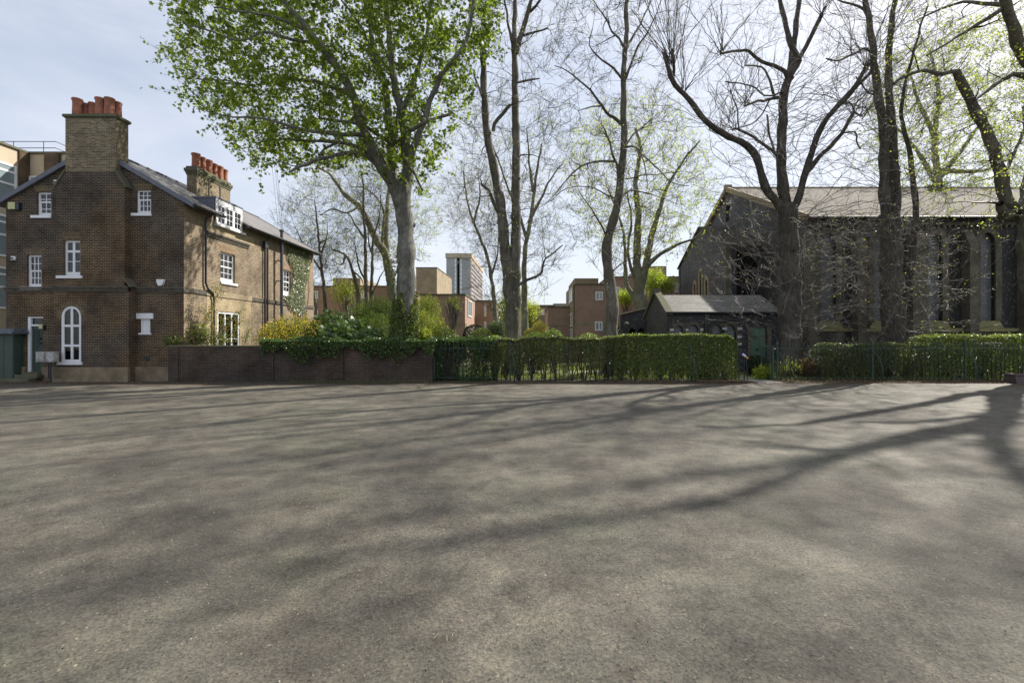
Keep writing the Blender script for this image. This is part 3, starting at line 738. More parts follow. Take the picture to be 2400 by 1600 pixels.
# front door
x0, z0, x1, z1 = DR
m = MB(); m.obox(FR, x0, x0+.13, z0, z1, -.16, -.02); m.obox(FR, x0+.13, x1, z1-.06, z1, -.16, -.03); m.obox(FR, x0+.13, x1, z1-.44, z1-.36, -.16, -.03)
m.build('door_frame', 'white', house)
m = MB(); m.obox(FR, x0+.13, x1, z1-.36, z1-.06, -.12, -.115); m.build('fanlight', 'glass', house)
m = MB(); m.obox(FR, x0+.13, x1-.01, z0+.03, z1-.44, -.13, -.09)
dw = x1-.01-x0-.13
for (a, b, c_, d) in ((.12, .06, .46, .45), (.54, .06, .88, .45), (.12, .52, .46, .93), (.54, .52, .88, .93)):
    X0 = x0+.13+dw*a; X1 = x0+.13+dw*c_; Z0 = z0+.03+(z1-.47-z0)*b; Z1 = z0+.03+(z1-.47-z0)*d
    m.obox(FR, X0, X1, Z0, Z0+.02, -.09, -.078); m.obox(FR, X0, X1, Z1-.02, Z1, -.09, -.078); m.obox(FR, X0, X0+.02, Z0+.02, Z1-.02, -.09, -.078); m.obox(FR, X1-.02, X1, Z0+.02, Z1-.02, -.09, -.078)
door = m.build('door', 'green_door', house)
m = MB(); zz = z0+1.58; m.tube([(x1-.2, HY+.08, zz), (x1-.2, HY-.0, zz)], .045, 10); m.build('door_knocker', 'black_iron', door); m = MB(); m.tube([(x1-.17, HY+.08, zz-.22), (x1-.17, HY-.0, zz-.22)], .03, 10); m.build('door_knob', 'black_iron', door)
# roof slopes (closed slabs), right slope notched for the dormer
ang = math.atan(SL); ca, sa = math.cos(ang), math.sin(ang)
def slope(name, sgn, outline, mat, t=.09, c=0):
    fr = ((RX, 0, RZ), (0, 1, 0), (sgn*ca, 0, -sa), (sgn*sa, 0, ca)); m = MB()
    poly = outline if sgn > 0 else outline
    m.prism(fr, poly, -t, c); return m.build(name, mat, house)
Ls = 4.69/ca; y0r = 21.86; y1r = 35.2
def sxx(x): return abs(x-RX)/ca
slope('roof', 1, [(y0r+.12, 0), (y1r-.1, 0), (y1r-.1, Ls), (DO[2]+.03, Ls), (DO[2]+.03, sxx(-17.3)), (DO[0]-.03, sxx(-17.3)), (DO[0]-.03, Ls), (y0r+.12, Ls)], 'slate')
slope('roof', -1, [(y0r+.12, 0), (y1r-.1, 0), (y1r-.1, Ls), (y0r+.12, Ls)], 'slate')
m = MB()
for s in (1, -1):
    fr = ((RX, 0, RZ), (0, 1, 0), (s*ca, 0, -sa), (s*sa, 0, ca))
    m.obox(fr, y0r, y0r+.12, 0 if s > 0 else .02, Ls+.04, -.16, .035); m.obox(fr, y1r-.1, y1r+.02, 0 if s > 0 else .02, Ls+.04, -.16, .035)
m.tube([(RX, y0r, RZ+.03), (RX, y1r, RZ+.03)], .07, 8)
m.build('roof_edge', 'lead', house)
# gutters + downpipes
m = MB(); gz = RZ-SL*4.69-.06; gx = RX+4.75
m.tube([(gx, y0r+.1, gz), (gx, DO[0]-.02, gz)], .06, 8); m.tube([(gx, DO[2]+.02, gz), (gx, y1r, gz)], .06, 8); m.box(gx-.32, gx-.04, y0r+.3, DO[0]-.05, gz-.06, gz+.02); m.box(gx-.32, gx-.04, DO[2]+.05, y1r-.1, gz-.06, gz+.02)
m.build('gutter', 'black_iron', house)
m = MB(); px = SX+.09
m.tube([(gx, 23.35, gz), (px+.05, 23.35, gz-.25), (px, 23.35, gz-.45), (px, 23.35, 4.75), (px+.02, 23.5, 4.45), (px+.02, 23.85, 4.3), (px, 23.95, 4.05), (px, 23.95, .1)], .05, 8)
m.build('downpipe', 'black_iron', house, smooth=True)
m = MB(); m.tube([(gx, 28.55, gz), (px+.1, 28.55, gz-.3)], .045, 8); m.box(px-.07, px+.1, 28.42, 28.72, gz-.75, gz-.35)
m.tube([(px, 28.52, gz-.7), (px, 28.52, .1)], .045, 8); m.tube([(px, 28.82, gz-.45), (px, 28.82, .1)], .055, 8)
m.build('downpipe', 'black_iron', house)
m = MB(); fx = -15.95; m.tube([(fx, 30.0, .3), (fx, 30.0, 8.75)], .09, 12); m.lathe((fx, 30.0, 8.75), [(.09, 0), (.14, .03), (.14, .14), (.09, .16), (.02, .2)], 12); m.box(SX, fx, 29.97, 30.03, 6.9, 6.96); m.box(SX, fx, 29.97, 30.03, 5.6, 5.66)
m.build('flue_pipe', 'blue_iron', house)
# band under the dormer
m = MB(); m.box(SX-.05, SX+.12, 23.5, 27.0, 7.28, 7.38); m.box(SX-.05, SX+.07, 23.5, 27.0, 7.18, 7.28); m.box(SX-.05, SX+.04, 23.5, 27.0, 7.1, 7.18); m.build('moulded_band', 'stone_band', house)
m = MB(); m.obox(SD, 23.5, 27.6, 7.385, 7.87, 0, .008); m.build('buff_panel', 'stone_yellow', house)
# dormer
m = MB(); dt = 9.26
m.box(-17.55, SX+.13, DO[0]-.06, DO[2]+.06, dt-.07, dt+.02)
zb = 7.9
for y in (DO[0]-.02, DO[2]-.02):
    m.add([(SX+.06, y, 8.05), (SX+.06, y, dt-.07), (-17.5, y, dt-.07), (SX-.1, y+.0, 8.4)], [(0, 1, 2, 3)])
    m.add([(SX+.06, y+.04, 8.05), (SX+.06, y+.04, dt-.07), (-17.5, y+.04, dt-.07), (SX-.1, y+.04, 8.4)], [(3, 2, 1, 0)])
dm = m.build('dormer', 'lead', house)
DF = ((SX+.08, 0, 0), (0, 1, 0), (0, 0, 1), (1, 0, 0)); m = MB()
m.obox(DF, DO[0]-.02, DO[2]+.02, dt-.32, dt-.07, -.06, .03)
m.obox(DF, DO[0]-.02, DO[0]+.05, zb, dt-.32, -.06, .03); m.obox(DF, DO[2]-.05, DO[2]+.02, zb, dt-.32, -.06, .03); m.obox(DF, DO[0]-.04, DO[2]+.25, zb-.1, zb, -.1, .1)
m.build('dormer_frame', 'white', dm)
wd = (DO[2]-DO[0]-.1)/3
for i in range(3):
    a = DO[0]+.05+wd*i; window_r = (a, zb+.001, a+wd-.002, dt-.322)
    x0_, z0_, x1_, z1_ = window_r; m = MB()
    m.obox(DF, x0_, x0_+.085, z0_, z1_, -.05, .02); m.obox(DF, x1_-.085, x1_, z0_, z1_, -.05, .02); m.obox(DF, x0_+.085, x1_-.085, z0_, z0_+.1, -.05, .02); m.obox(DF, x0_+.085, x1_-.085, z1_-.07, z1_, -.05, .02)
    xm = (x0_+x1_)/2; m.obox(DF, xm-.012, xm+.012, z0_+.1, z1_-.07, -.03, .008)
    for q in (.333, .667): zq = z0_+.1+(z1_-.17-z0_)*q; m.obox(DF, x0_+.085, x1_-.085, zq-.012, zq+.012, -.031, .007)
    wq = m.build('casement', 'white', dm)
    # pane is a part of the dormer (third level is the deepest)
    g = MB(); g.obox(DF, x0_+.08, x1_-.08, z0_+.09, z1_-.06, -.022, -.018); g.build('pane', 'glass', dm)
m = MB(); m.box(-16.6, -16.56, DO[0]+.05, DO[2]-.05, 7.9, 9.18); m.build('dormer_back', 'curtain', dm)
# ridge chimney
c2 = (-19.15, -18.6, 26.1, 29.0)
m = MB(); m.box(c2[0], c2[1], c2[2], c2[3], 9.2, 11.3); ch2 = m.build('chimney', 'brick_stack', house)
chimney_cap(ch2, *c2, 11.3, [(.035, -.22, -.12), (.07, -.12, -.03), (.11, -.03, .14), (.04, .14, .26)])
for ys_ in (27.05, 28.02): m = MB(); m.box(c2[1], c2[1]+.03, ys_, ys_+.07, 9.3, 11.08); m.build('iron_strap', 'black_iron', ch2)
for i, y in enumerate((26.4, 26.87, 27.4, 27.87, 28.38, 28.82)): pot(ch2, -18.85+.02*(i % 2), y, 11.5, .86-.04*(i % 2), .19+(.015 if i % 2 == 0 else -.02), .01*(i % 3-1))
# roof flashing at chimney
# small fittings on the front
def fit(name, lab, cat, px0, py0, px1, py1, mat, dep=.1, Y=22.0, bev=.02, extra=None):
    x0, z1 = h(px0, py0, Y); x1, z0 = h(px1, py1, Y); m = MB()
    if extra == 'shield':
        xm = (x0+x1)/2; hw = (x1-x0)/2
        poly = [(xm-hw*.45, z0), (xm+hw*.45, z0), (xm+hw*.9, z0+(z1-z0)*.4), (xm+hw, z1), (xm-hw, z1), (xm-hw*.9, z0+(z1-z0)*.4)]
        m.prism(((0, Y, 0), (1, 0, 0), (0, 0, 1), (0, -1, 0)), poly, 0, dep)
    else: m.box(x0, x1, Y-dep, Y, z0, z1)
    o = m.build(name, mat, house, bevel=bev); return o
fit('alarm_box', '', '', 371, 656, 387, 669, 'white', .1, extra='shield')
cmr = fit('security_camera', '', '', 29, 601, 39, 610, 'white', .09); m = MB(); x, z = h(34, 606); m.tube([(x, 21.91, z), (x, 21.85, z)], .04, 10); m.build('camera_lens', 'black_iron', cmr)
cmr = fit('security_camera', '', '', 129, 423, 137, 431, 'white', .09); m = MB(); x, z = h(133, 428); m.tube([(x, 21.91, z), (x, 21.85, z)], .035, 10); m.build('camera_lens', 'black_iron', cmr)
lb = fit('flood_light', '', '', 34, 476, 51, 494, 'black_iron', .14); fit2 = MB(); x0, z1 = h(27, 476); x1, z0 = h(43, 492); fit2.box(x0, x1, 21.84, 21.87, z0, z1); fit2.build('lamp_cover', 'yellow_lamp', lb)
lb = fit('door_lamp', '', '', 101, 762, 108, 772, 'black_iron', .12); fit2 = MB(); x0, z1 = h(98, 760); x1, z0 = h(106, 770); fit2.box(x0, x1, 21.86, 21.89, z0, z1); fit2.build('lamp_cover', 'yellow_lamp', lb)
fit('air_vent', '', '', 337, 834, 350, 844, 'black_iron', .02, bev=0); fit('air_vent', '', '', 134, 880, 146, 885, 'stone_dark', .12, 21.6, bev=0)
# pair of letter boxes on a post
lbx = thing('letter_boxes', 'two weathered white metal boxes on a black post by the front door', 'letter box', (-22.5, 21.2, 0))
Yb = 21.2
for (a, b) in ((90, 111), (112, 133)):
    x0, z1 = h(a, 825, Yb); x1, z0 = h(b, 848, Yb); m = MB(); m.box(x0, x1-.01, Yb-.12, Yb+.12, z0, z1); m.box(x0+.03, x1-.04, Yb-.135, Yb-.12, z0+.04, z1-.04); m.box(x0-.01, x1+.0, Yb-.14, Yb+.13, z1, z1+.025); m.build('metal_box', 'postbox', lbx, bevel=.008)
m = MB(); xm = X_(112, Yb); m.box(xm-.35, xm+.35, Yb-.08, Yb+.08, Z_(848, Yb)-.04, Z_(848, Yb)-.002); m.tube([(xm+.12, Yb, 0), (xm+.12, Yb, Z_(850, Yb))], .035, 10); m.tube([(xm-.02, Yb+.05, .18), (xm-.02, Yb+.05, Z_(852, Yb))], .02, 8); m.build('post', 'black_iron', lbx)
# green garage, left
gar = thing('garage', 'green flat-roofed garage front at the left of the brick house', 'garage', (-25.3, 21.6, 0))
m = MB(); x1 = X_(33, 21.6); m.box(-29, x1, 21.6, 27, 0, 2.2)
for i in range(9): m.box(x1-.04-.42*(i+1)+.02, x1-.04-.42*i, 21.58, 21.6, .06, 2.1)
m.build('door_front', 'green_door', gar, bevel=.004)
m = MB(); m.box(-29.1, X_(40, 21.5), 21.3, 27.1, 2.205, 2.32); m.box(-29.1, X_(37, 21.5), 21.42, 27.05, 2.32, 2.44); m.build('roof', 'lead', gar)

# ------------------------------------------------------------------ modern block behind
blk = thing('modern_block', 'beige panelled modern block with white framed windows behind the brick house', 'building', (-38, 34, 0))
BX = -36.4
m = MB(); m.box(-70, BX, 22.5, 37, 0, 15.3); m.box(BX, -31, 34, 50, 0, 15.3); m.build('wall', 'panel_beige', blk)
m = MB(); m.box(-70, BX+.12, 22.4, 34.1, 15.3, 15.45); m.box(BX+.12, -30.9, 33.9, 50, 15.3, 15.45); m.build('roof', 'stone_dark', blk)
m = MB(); m.box(BX+.002, BX+.1, 33.3, 34.0, 0, 15.28); m.box(-35.1, -34.35+.3, 33.8, 34.0, 0, 15.3); m.box(-32.9, -31, 33.9, 34, 0, 15.28); m.build('brick_pier', 'brick_brown', blk)
BS = ((BX+.02, 0, 0), (0, 1, 0), (0, 0, 1), (1, 0, 0)); BF = ((0, 33.98, 0), (1, 0, 0), (0, 0, 1), (0, -1, 0))
def modwin(fr, x0, x1, z0, z1, hs, vs_, parent=blk, f=.09, glass='leadlight', nm='window'):
    m = MB(); m.obox(fr, x0, x0+f, z0, z1, 0, .06); m.obox(fr, x1-f, x1, z0, z1, 0, .06); m.obox(fr, x0+f, x1-f, z0, z0+f, 0, .06); m.obox(fr, x0+f, x1-f, z1-f, z1, 0, .06)
    for q in hs: z = z0+(z1-z0)*q; m.obox(fr, x0+f, x1-f, z-f/2, z+f/2, 0, .05)
    for q in vs_: x = x0+(x1-x0)*q; m.obox(fr, x-f/2, x+f/2, z0+f, z1-f, 0, .055)
    o = m.build(nm, 'white', parent); g = MB(); g.obox(fr, x0+f*.5, x1-f*.5, z0+f*.5, z1-f*.5, .005, .02); g.build('pane', glass, o); return o
M['office_glass'] = noisy('office_glass', (.18, .24, .25), (.3, .36, .38), .35, .15, 0, spec=.8)
for zb_ in (11.2, 7.6, 4.0):
    for ya in (30.6, 28.0, 25.4): modwin(BS, ya, ya+2.55, zb_, zb_+2.9, (.52, .82), (), glass='office_glass', f=.14)
    modwin(BF, -36.3, -35.15, zb_+.2, zb_+2.5, (.75,), (.68,), glass='office_glass', f=.12)
m = MB()
for zz in (17.04, 16.55): m.tube([(-70, 36, zz), (-37.5, 36, zz), (-36.5, 36, zz), (-36.5, 38.5, zz)], .03, 6)
for x in (-50, -47, -44.5, -42.1, -39.7, -37.4): m.tube([(x, 36, 15.2), (x, 36, 17.04)], .025, 6)
m.build('roof_railing', 'blue_iron', blk)
# ------------------------------------------------------------------ garden wall
WY = 21.6
gw = thing('garden_wall', 'low dark sooty brick wall topped with ivy between house and railings', 'wall', (-10.8, WY, 0))
XL, XR = -16.68, -4.55
m = MB()
nseg = 40
m.box(XL, XR, WY, WY+.33, -.1, 1.6)
for x in (-16.68, -12.3, -9.1, -5.0): m.box(x, x+.46, WY-.05, WY, -.1, 1.6)
m.build('wall', 'brick_wall', gw, bevel=.01)
m = MB(); m.box(XL-.03, XR+.02, WY-.03, WY+.36, 1.603, 1.67); m.build('coping', 'stone_dark', gw, bevel=.015)
def blob_leaves(n, fn): return np.array([fn() for _ in range(n)])
def ivy_strip(x0, x1, n, top=1.78, drop=.32, yc=WY+.15, yw=.32, droplen=None):
    x = rng.uniform(x0, x1, n); env = 1+.35*np.sin(x*1.7)+.25*np.sin(x*4.1+1)+.15*np.sin(x*9)
    t = rng.random(n); ang_ = t*math.pi
    rr = (.9+.2*rng.normal(size=n)*.5)
    y = yc-np.cos(ang_)*yw*rr; z = top-.12+np.sin(ang_)*.2*env*rr
    dm = rng.random(n) < .5; z = np.where(dm, top-.05-rng.random(n)**1.5*drop*env*1.2, z); y = np.where(dm, yc-yw*rr-.02, y)
    return np.stack([x, y, z], 1)
iv = thing('ivy', 'dark green ivy thick along the top of the sooty brick wall', 'ivy', (-8, WY, 0))
C = ivy_strip(-12.4, -4.4, 13000, 1.92, .55, yw=.36)
m = MB()
for i in range(40):
    x = rng.uniform(-12.3, -4.6); m.tube([(x, WY+.1, 1.68), (x+rng.uniform(-.4, .4), WY-.05, 1.75), (x+rng.uniform(-.5, .5), WY-.1, 1.4)], .012, 5)
m.build('stem', 'twig_dark', iv); leaves('foliage', C, .075, 'leaf_ivy', iv, up=.5)

# ------------------------------------------------------------------ railings
RYI = 22.0; RTOP = 1.52
def bar_mesh():
    m = MB(); m.tube([(0, 0, 0), (0, 0, 1.66), (0, 0, 1.70), (0, 0, 1.80)], [.016, .016, .024, .002], 6); return m
barme = None
def railing(xa, xb, label, posts_end=True, sp=.2, group='green iron railing panels along the yard edge', brace=1, bars=True):
    global barme
    r = thing('iron_railing', label, 'railing', (xa, RYI, 0), group)
    m = MB(); m.box(xa, xb, RYI-.02, RYI+.02, RTOP-.01, RTOP+.015); m.build('top_rail', 'green_iron', r)
    m = MB(); m.box(xa, xb, RYI-.02, RYI+.02, .14, .165); m.build('bottom_rail', 'green_iron', r)
    k = int((xb-xa)/sp)
    for i in range(1, k):
        x = xa+(xb-xa)*i/k
        if barme is None:
            o = bar_mesh().build('bar', 'green_iron', None, smooth=True); barme = o.data; o.parent = r; o.location = (x-xa, 0, 0)
        else:
            o = bpy.data.objects.new('bar', barme); COL.objects.link(o); o.parent = r; o.location = (x-xa, 0, 0)
        o.rotation_euler = (rng.normal()*.006, rng.normal()*.008, 0)
    m = MB(); m.box(xa-.03, xa+.03, RYI-.03, RYI+.03, 0, 1.62)
    m.tube([(xa, RYI, 1.62), (xa, RYI, 1.66), (xa, RYI, 1.74), (xa, RYI, 1.95)], [.03, .045, .055, .004], 8); m.build('post', 'green_iron', r)
    if brace:
        m = MB(); m.tube([(xa+.02, RYI-.02, 1.45), (xa+.06, RYI-.08, 1.3), (xa+.16, RYI-.25, 1.05), (xa+.2, RYI-.36, .6), (xa+.2, RYI-.38, -.05)], .022, 6); m.build('brace', 'green_iron', r, smooth=True)
    return r
Xp = lambda px: X_(px, 22.0)
railing(Xp(1012), Xp(1196), 'green railing panel nearest the brick wall, grown through with ivy')
railing(Xp(1196), Xp(1405), 'green railing panel right of the ivy, where the hedge stems show gaps')
railing(Xp(1405), Xp(1612), 'middle green railing panel hidden in the dense hedge', brace=0)
railing(Xp(1612), Xp(1735), 'short green railing panel at the hedge end by the gateway')
railing(Xp(1822), Xp(2045), 'green railing panel in front of the forked dark tree')
railing(Xp(2045), Xp(2262), 'green railing panel in front of the double-stemmed dark tree')
railing(Xp(2262), Xp(2500), 'green railing panel at the stone trough, before the tall hedge')
gate = thing('iron_gate', 'open green iron gate leaf swung into the garden beside the forked tree', 'gate', (Xp(1812), 22, 0))
gx_ = Xp(1812); m = MB(); m.box(gx_-.03, gx_+.03, 21.97, 22.03, 0, 1.62); m.tube([(gx_+.02, 22, 1.5), (Xp(1822), 22, 1.5)], .02, 6); m.build('hinge_post', 'green_iron', gate)
m = MB(); m.box(gx_-.012, gx_+.012, 22.05, 23.15, 1.48, 1.51); m.box(gx_-.012, gx_+.012, 22.05, 23.15, .16, .19); m.box(gx_-.018, gx_+.018, 22.04, 22.08, .05, 1.6); m.box(gx_-.018, gx_+.018, 23.12, 23.16, .05, 1.6); m.build('gate_frame', 'green_iron', gate)
for i in range(7):
    o = bpy.data.objects.new('bar', barme); COL.objects.link(o); o.parent = gate; o.location = (0, .16+.135*i, 0); o.scale = (1, 1, .94)
gp = thing('gate_post', 'slim black gate post pair with a white and orange card tied on', 'gate post', (Xp(1742), 22, 0))
m = MB(); m.box(Xp(1732)-.02, Xp(1732)+.025, 21.98, 22.02, 0, 1.62); m.tube([(Xp(1742), 21.9, 0), (Xp(1742), 21.9, 1.5)], .022, 8); m.tube([(Xp(1748), 21.8, 0), (Xp(1744), 21.85, 1.45)], .022, 8); m.box(Xp(1732), Xp(1748), 21.97, 22.0, 1.2, 1.42); m.build('post', 'black_iron', gp)
m = MB(); fr = ((Xp(1739), 21.78, Z_(832, 21.8)), (.80, 0, -.6), (.6, 0, .8), (0, -1, 0)); m.obox(fr, -.1, .1, -.045, .045, 0, .02); m.build('card', 'blue_plastic', gp, bevel=.004)
m = MB(); fr = ((Xp(1746), 21.78, Z_(838, 21.8)), (.80, 0, -.6), (.6, 0, .8), (0, -1, 0)); m.obox(fr, -.05, .05, -.04, .04, 0, .02); m.build('card_end', 'orange_plastic', gp)
# trough right edge
tr = thing('stone_trough', 'purplish stone trough standing at the right end of the railings', 'trough', (X_(2392, 21.1), 21.1, 0))
m = MB(); x0, x1 = X_(2364, 21.1), X_(2364, 21.1)+1.3; z1 = Z_(875, 21.1)
fr = ((0, 20.9, 0), (1, 0, 0), (0, 0, 1), (0, -1, 0))
m.prism(((0, 21.35, 0), (1, 0, 0), (0, 0, 1), (0, -1, 0)), [(x0+.13, 0), (x1-.13, 0), (x1-.06, z1-.08), (x0+.06, z1-.08)], 0, .5); m.build('basin', 'trough', tr, bevel=.02)
m = MB(); m.box(x0, x1, 20.8, 21.4, z1-.08, z1); m.build('rim', 'trough', tr, bevel=.02)
m = MB(); m.box(x0+.1, x1-.1, 20.9, 21.3, z1+.001, z1+.01); m.build('soil', 'soil', tr)
# short pipe-like stone post in the garden
pp = thing('garden_post', 'short pale stone post with cap standing behind the hedge by the vestry', 'post', (X_(1468, 25), 25, 0))
m = MB(); m.lathe((X_(1468, 25), 25, 0), [(.09, 0), (.085, 2.1), (.07, 2.15)], 12); m.build('shaft', 'stone_yellow', pp, smooth=True); m = MB(); m.lathe((X_(1468, 25), 25, Z_(760, 25)), [(.07, 0), (.13, .02), (.13, .07), (.04, .14), (0, .15)], 12); m.build('cap', 'stone_dark', pp)

# ------------------------------------------------------------------ hedges
def box_pts(n, x0, x1, y0, y1, z0, z1, front=.42, top=.38, wav=.05, bottom_gap=None, round_=.12):
    out = []
    k = int(n*1.0); u = rng.random(k); x = rng.uniform(x0, x1, k); y = rng.uniform(y0, y1, k); z = rng.uniform(z0, z1, k)
    j = np.abs(rng.normal(size=k))*.06
    top_z = z1+wav*(np.sin(x*1.9)+.6*np.sin(x*4.7+2)+.35*np.sin(x*11))-.4*np.exp(-((x-x0)/.28)**2)-.3*np.exp(-((x1-x)/.25)**2)
    f = u < front; t = (u >= front) & (u < front+top); bk = (u >= front+top) & (u < front+top+.08)
    y = np.where(f, y0+j+.05*np.sin(x*3.1+z*2.3), y); z = np.where(t, top_z-j, np.minimum(z, top_z)); y = np.where(bk, y1-j, y)
    # rounded shoulders
    e = np.clip((z-(top_z-round_))/round_, 0, 1); y = np.where(f, y+e*e*round_*.8, y)
    ends = (u >= .93); x = np.where(ends, np.where(rng.random(k) < .5, x0+j, x1-j), x); z = np.where(ends, z*.86, z)
    P = np.stack([x, y, z], 1)
    if bottom_gap is not None:
        keep = rng.random(k) < bottom_gap(P); P = P[keep]
    return P
def hedge(label, x0, x1, y0, y1, z1, n, mat, size=.06, gap=None, z0=.05, stems=60, group=None, cat='hedge', wav=.05, stem_mat='twig_dark'):
    r = thing('hedge', label, cat, ((x0+x1)/2, (y0+y1)/2, 0), group)
    m = []
    for i in range(stems):
        x = rng.uniform(x0+.1, x1-.1); y = rng.uniform(y0+.1, y1-.1); nb = 4
        if gap is not None: x = round(x/.62)*.62+rng.normal()*.06
        for q in range(nb):
            d = rng.normal(size=3)*[.22, .15, 0]; pts = np.array([[x, y, -.02], [x+d[0]*.4, y+d[1]*.4, .35], [x+d[0]*1.1, y+d[1], z1*.55], [x+d[0]*1.8, y+d[1]*1.5, z1*.92]])
            m.append((pts, np.array([.014, .012, .009, .005]), 4))
    link('stem', strips_mesh(m), stem_mat, r)
    P = box_pts(n, x0, x1, y0, y1, z0, z1, bottom_gap=gap, wav=wav)
    k = len(P)//9
    fz = P[rng.integers(0, len(P), k)]; fz = fz[fz[:, 2] > z1-.25]+np.abs(rng.normal(size=(1, 3)))*0
    fz = fz+rng.normal(size=fz.shape)*[.04, .04, .05]
    leaves('foliage', np.concatenate([P, fz]), size, mat, r, up=.7)
    return r
def gap_mid(P):     # thinner towards the foot, with arch-shaped gaps between the stems
    x, z = P[:, 0], P[:, 2]; per = .5+.5*np.cos(2*math.pi*x/1.24+1.2*np.sin(x*.9)); lim = .35+.65*per+.15*np.sin(x*2.7)
    return np.clip((z-lim*.95)/.25, .10, 1)
def gap_dense(P):
    x, z = P[:, 0], P[:, 2]; per = .5+.5*np.cos(2*math.pi*x/.9); return np.clip((z-.32*per)/.22, .25, 1)
hedge('clipped hedge behind the railings with bare stems and daylight gaps near its foot', Xp(1150), Xp(1470), 21.93, 23.3, 2.02, 46000, 'leaf_hedge_dull', .065, gap_mid, stems=46)
hedge('dense bright green clipped hedge ending at the gateway', Xp(1440), Xp(1728), 21.9, 23.5, 2.16, 52000, 'leaf_hedge', .064, gap_dense, stems=60, wav=.03)
hedge('low clipped hedge behind the railings between the two dark trees', Xp(1936)+.1, Xp(2168), 22.5, 23.6, 1.72, 22000, 'leaf_hedge_dull', .055, gap_dense, stems=50)
hedge('taller rounded dark green hedge at the far right behind the railings', Xp(2196), Xp(2470), 22.4, 24.2, 2.12, 30000, 'leaf_hedge', .06, gap_dense, stems=50, wav=.06)
# ivy grown on the first railing panel
iv2 = thing('ivy', 'tangled ivy hanging down over the railings beside the brick wall', 'ivy', (-3, 22, 0))
n = 15000; x = rng.uniform(Xp(1008), Xp(1165), n); z = rng.random(n)*1.95; y = 22.12+np.abs(rng.normal(size=n))*.25+.12*np.sin(x*3)
keep = (rng.random(n) < np.where((x > -3.4) & (z < 1.0) & (z > .2), .45, 1))
C = np.stack([x, y, z], 1)[keep]
C2 = np.stack([rng.uniform(Xp(1005), Xp(1170), 5000), rng.uniform(22.0, 23.2, 5000), 1.88+.08*rng.normal(size=5000)], 1)
leaves('foliage', np.concatenate([C, C2]), .075, 'leaf_ivy', iv2)
m = []
for i in range(50):
    x = rng.uniform(Xp(1012), Xp(1165)); m.append((np.array([[x, 22.2, 0], [x+rng.normal()*.1, 22.15, .6], [x+rng.normal()*.2, 22.2, 1.3], [x+rng.normal()*.3, 22.3, 1.8]]), np.array([.014, .012, .01, .006]), 4))
link('stem', strips_mesh(m), 'twig_dark', iv2)

# ------------------------------------------------------------------ shrubs
def ell(n, c, r, shell=.35, zmin=0.02, lump=.12):
    d = rng.normal(size=(n, 3)); d /= np.linalg.norm(d, axis=1)[:, None]
    rad = 1-np.abs(rng.normal(size=n))*shell*.5
    rad = rad*(1+lump*np.sin(d[:, 0]*7+c[0])*np.sin(d[:, 2]*6+1)+lump*.6*np.sin(d[:, 0]*13+d[:, 1]*9))
    P = np.array(c)+d*np.array(r)*rad[:, None]; P = P[P[:, 2] > zmin]; return P
def shrub(name, label, cat, blobs, mat, size, n, T=T_QUAD, stems=14, shell=.35, group=None, up=.6, extra=None, sm='twig_dark', lump=.12):
    c0 = blobs[0][0]; r = thing(name, label, cat, (c0[0], c0[1], 0), group); m = []
    for (c, rr) in blobs:
        for i in range(stems):
            d = rng.normal(size=3)*.5; e = np.array([c[0]+d[0]*rr[0], c[1]+d[1]*rr[1], c[2]+abs(d[2])*rr[2]])
            b = np.array([c[0]+d[0]*.15, c[1]+d[1]*.15, -.02]); mid = (b+e)/2+np.array([0, 0, .1]); m.append((np.array([b, mid, e]), np.array([.018, .012, .006]), 4))
    link('stem', strips_mesh(m), sm, r)
    tot = sum(b[1][0]*b[1][2] for b in blobs)
    C = np.concatenate([ell(int(n*b[1][0]*b[1][2]/tot), b[0], b[1], shell, lump=lump) for b in blobs])
    leaves('foliage', C, size, mat, r, T, up=up)
    if extra:
        C = np.concatenate([ell(int(extra[1]*b[1][0]*b[1][2]/tot), b[0], (b[1][0]*1.06, b[1][1]*1.06, b[1][2]*1.08), shell, lump=lump) for b in blobs])
        leaves('blossom', C, extra[2], extra[0], r)
    return r
def pb(px0, px1, ptop, Y, dr=1.0, z0=0):      # blob from picture extent
    x0, x1 = X_(px0, Y), X_(px1, Y); zt = Z_(ptop, Y); rr = (x1-x0)/2; zc = max(z0, zt*.5) if zt < 2*rr+z0 else zt-rr
    return ((x0+x1)/2, Y, zc), (rr, rr*dr, zt-zc)
shrub('flowering_shrub', 'yellow flowering shrub with orange blossom beside the house flue', 'shrub', [pb(600, 700, 752, 24.5), pb(655, 765, 745, 25), pb(620, 740, 738, 25.6)], 'leaf_green', .07, 9000, extra=('leaf_yellow', 9500, .07), shell=.6, stems=30)
shrub('fatsia_shrub', 'glossy dark shrub with broad leaves beside the yellow flowering shrub', 'shrub', [pb(725, 830, 728, 26), pb(790, 880, 745, 25), pb(830, 905, 768, 24), pb(740, 860, 752, 24.2)], 'leaf_fatsia', .2, 3800, T_STAR, shell=.5)
shrub('tall_shrub', 'tall loose light green shrub left of the ivied trunk', 'shrub', [pb(850, 925, 690, 29, z0=2), pb(810, 880, 705, 30, z0=1.6), pb(835, 930, 730, 27)], 'leaf_green', .075, 12000, shell=.8, stems=30)
shrub('tall_shrub', 'tall loose yellow-green shrub right of the ivied trunk', 'shrub', [pb(965, 1035, 690, 30, z0=2), pb(960, 1020, 725, 28), pb(985, 1050, 740, 27)], 'leaf_small', .075, 9000, shell=.8, stems=36)
shrub('clipped_shrub', 'small round bright green bush near the brick block corner', 'bush', [pb(1022, 1075, 770, 26)], 'leaf_hedge', .06, 4500, shell=.15)
shrub('clipped_shrub', 'dark green clipped dome behind the lighter domes', 'bush', [pb(1085, 1140, 760, 28)], 'leaf_dark', .055, 5500, shell=.1, lump=.05)
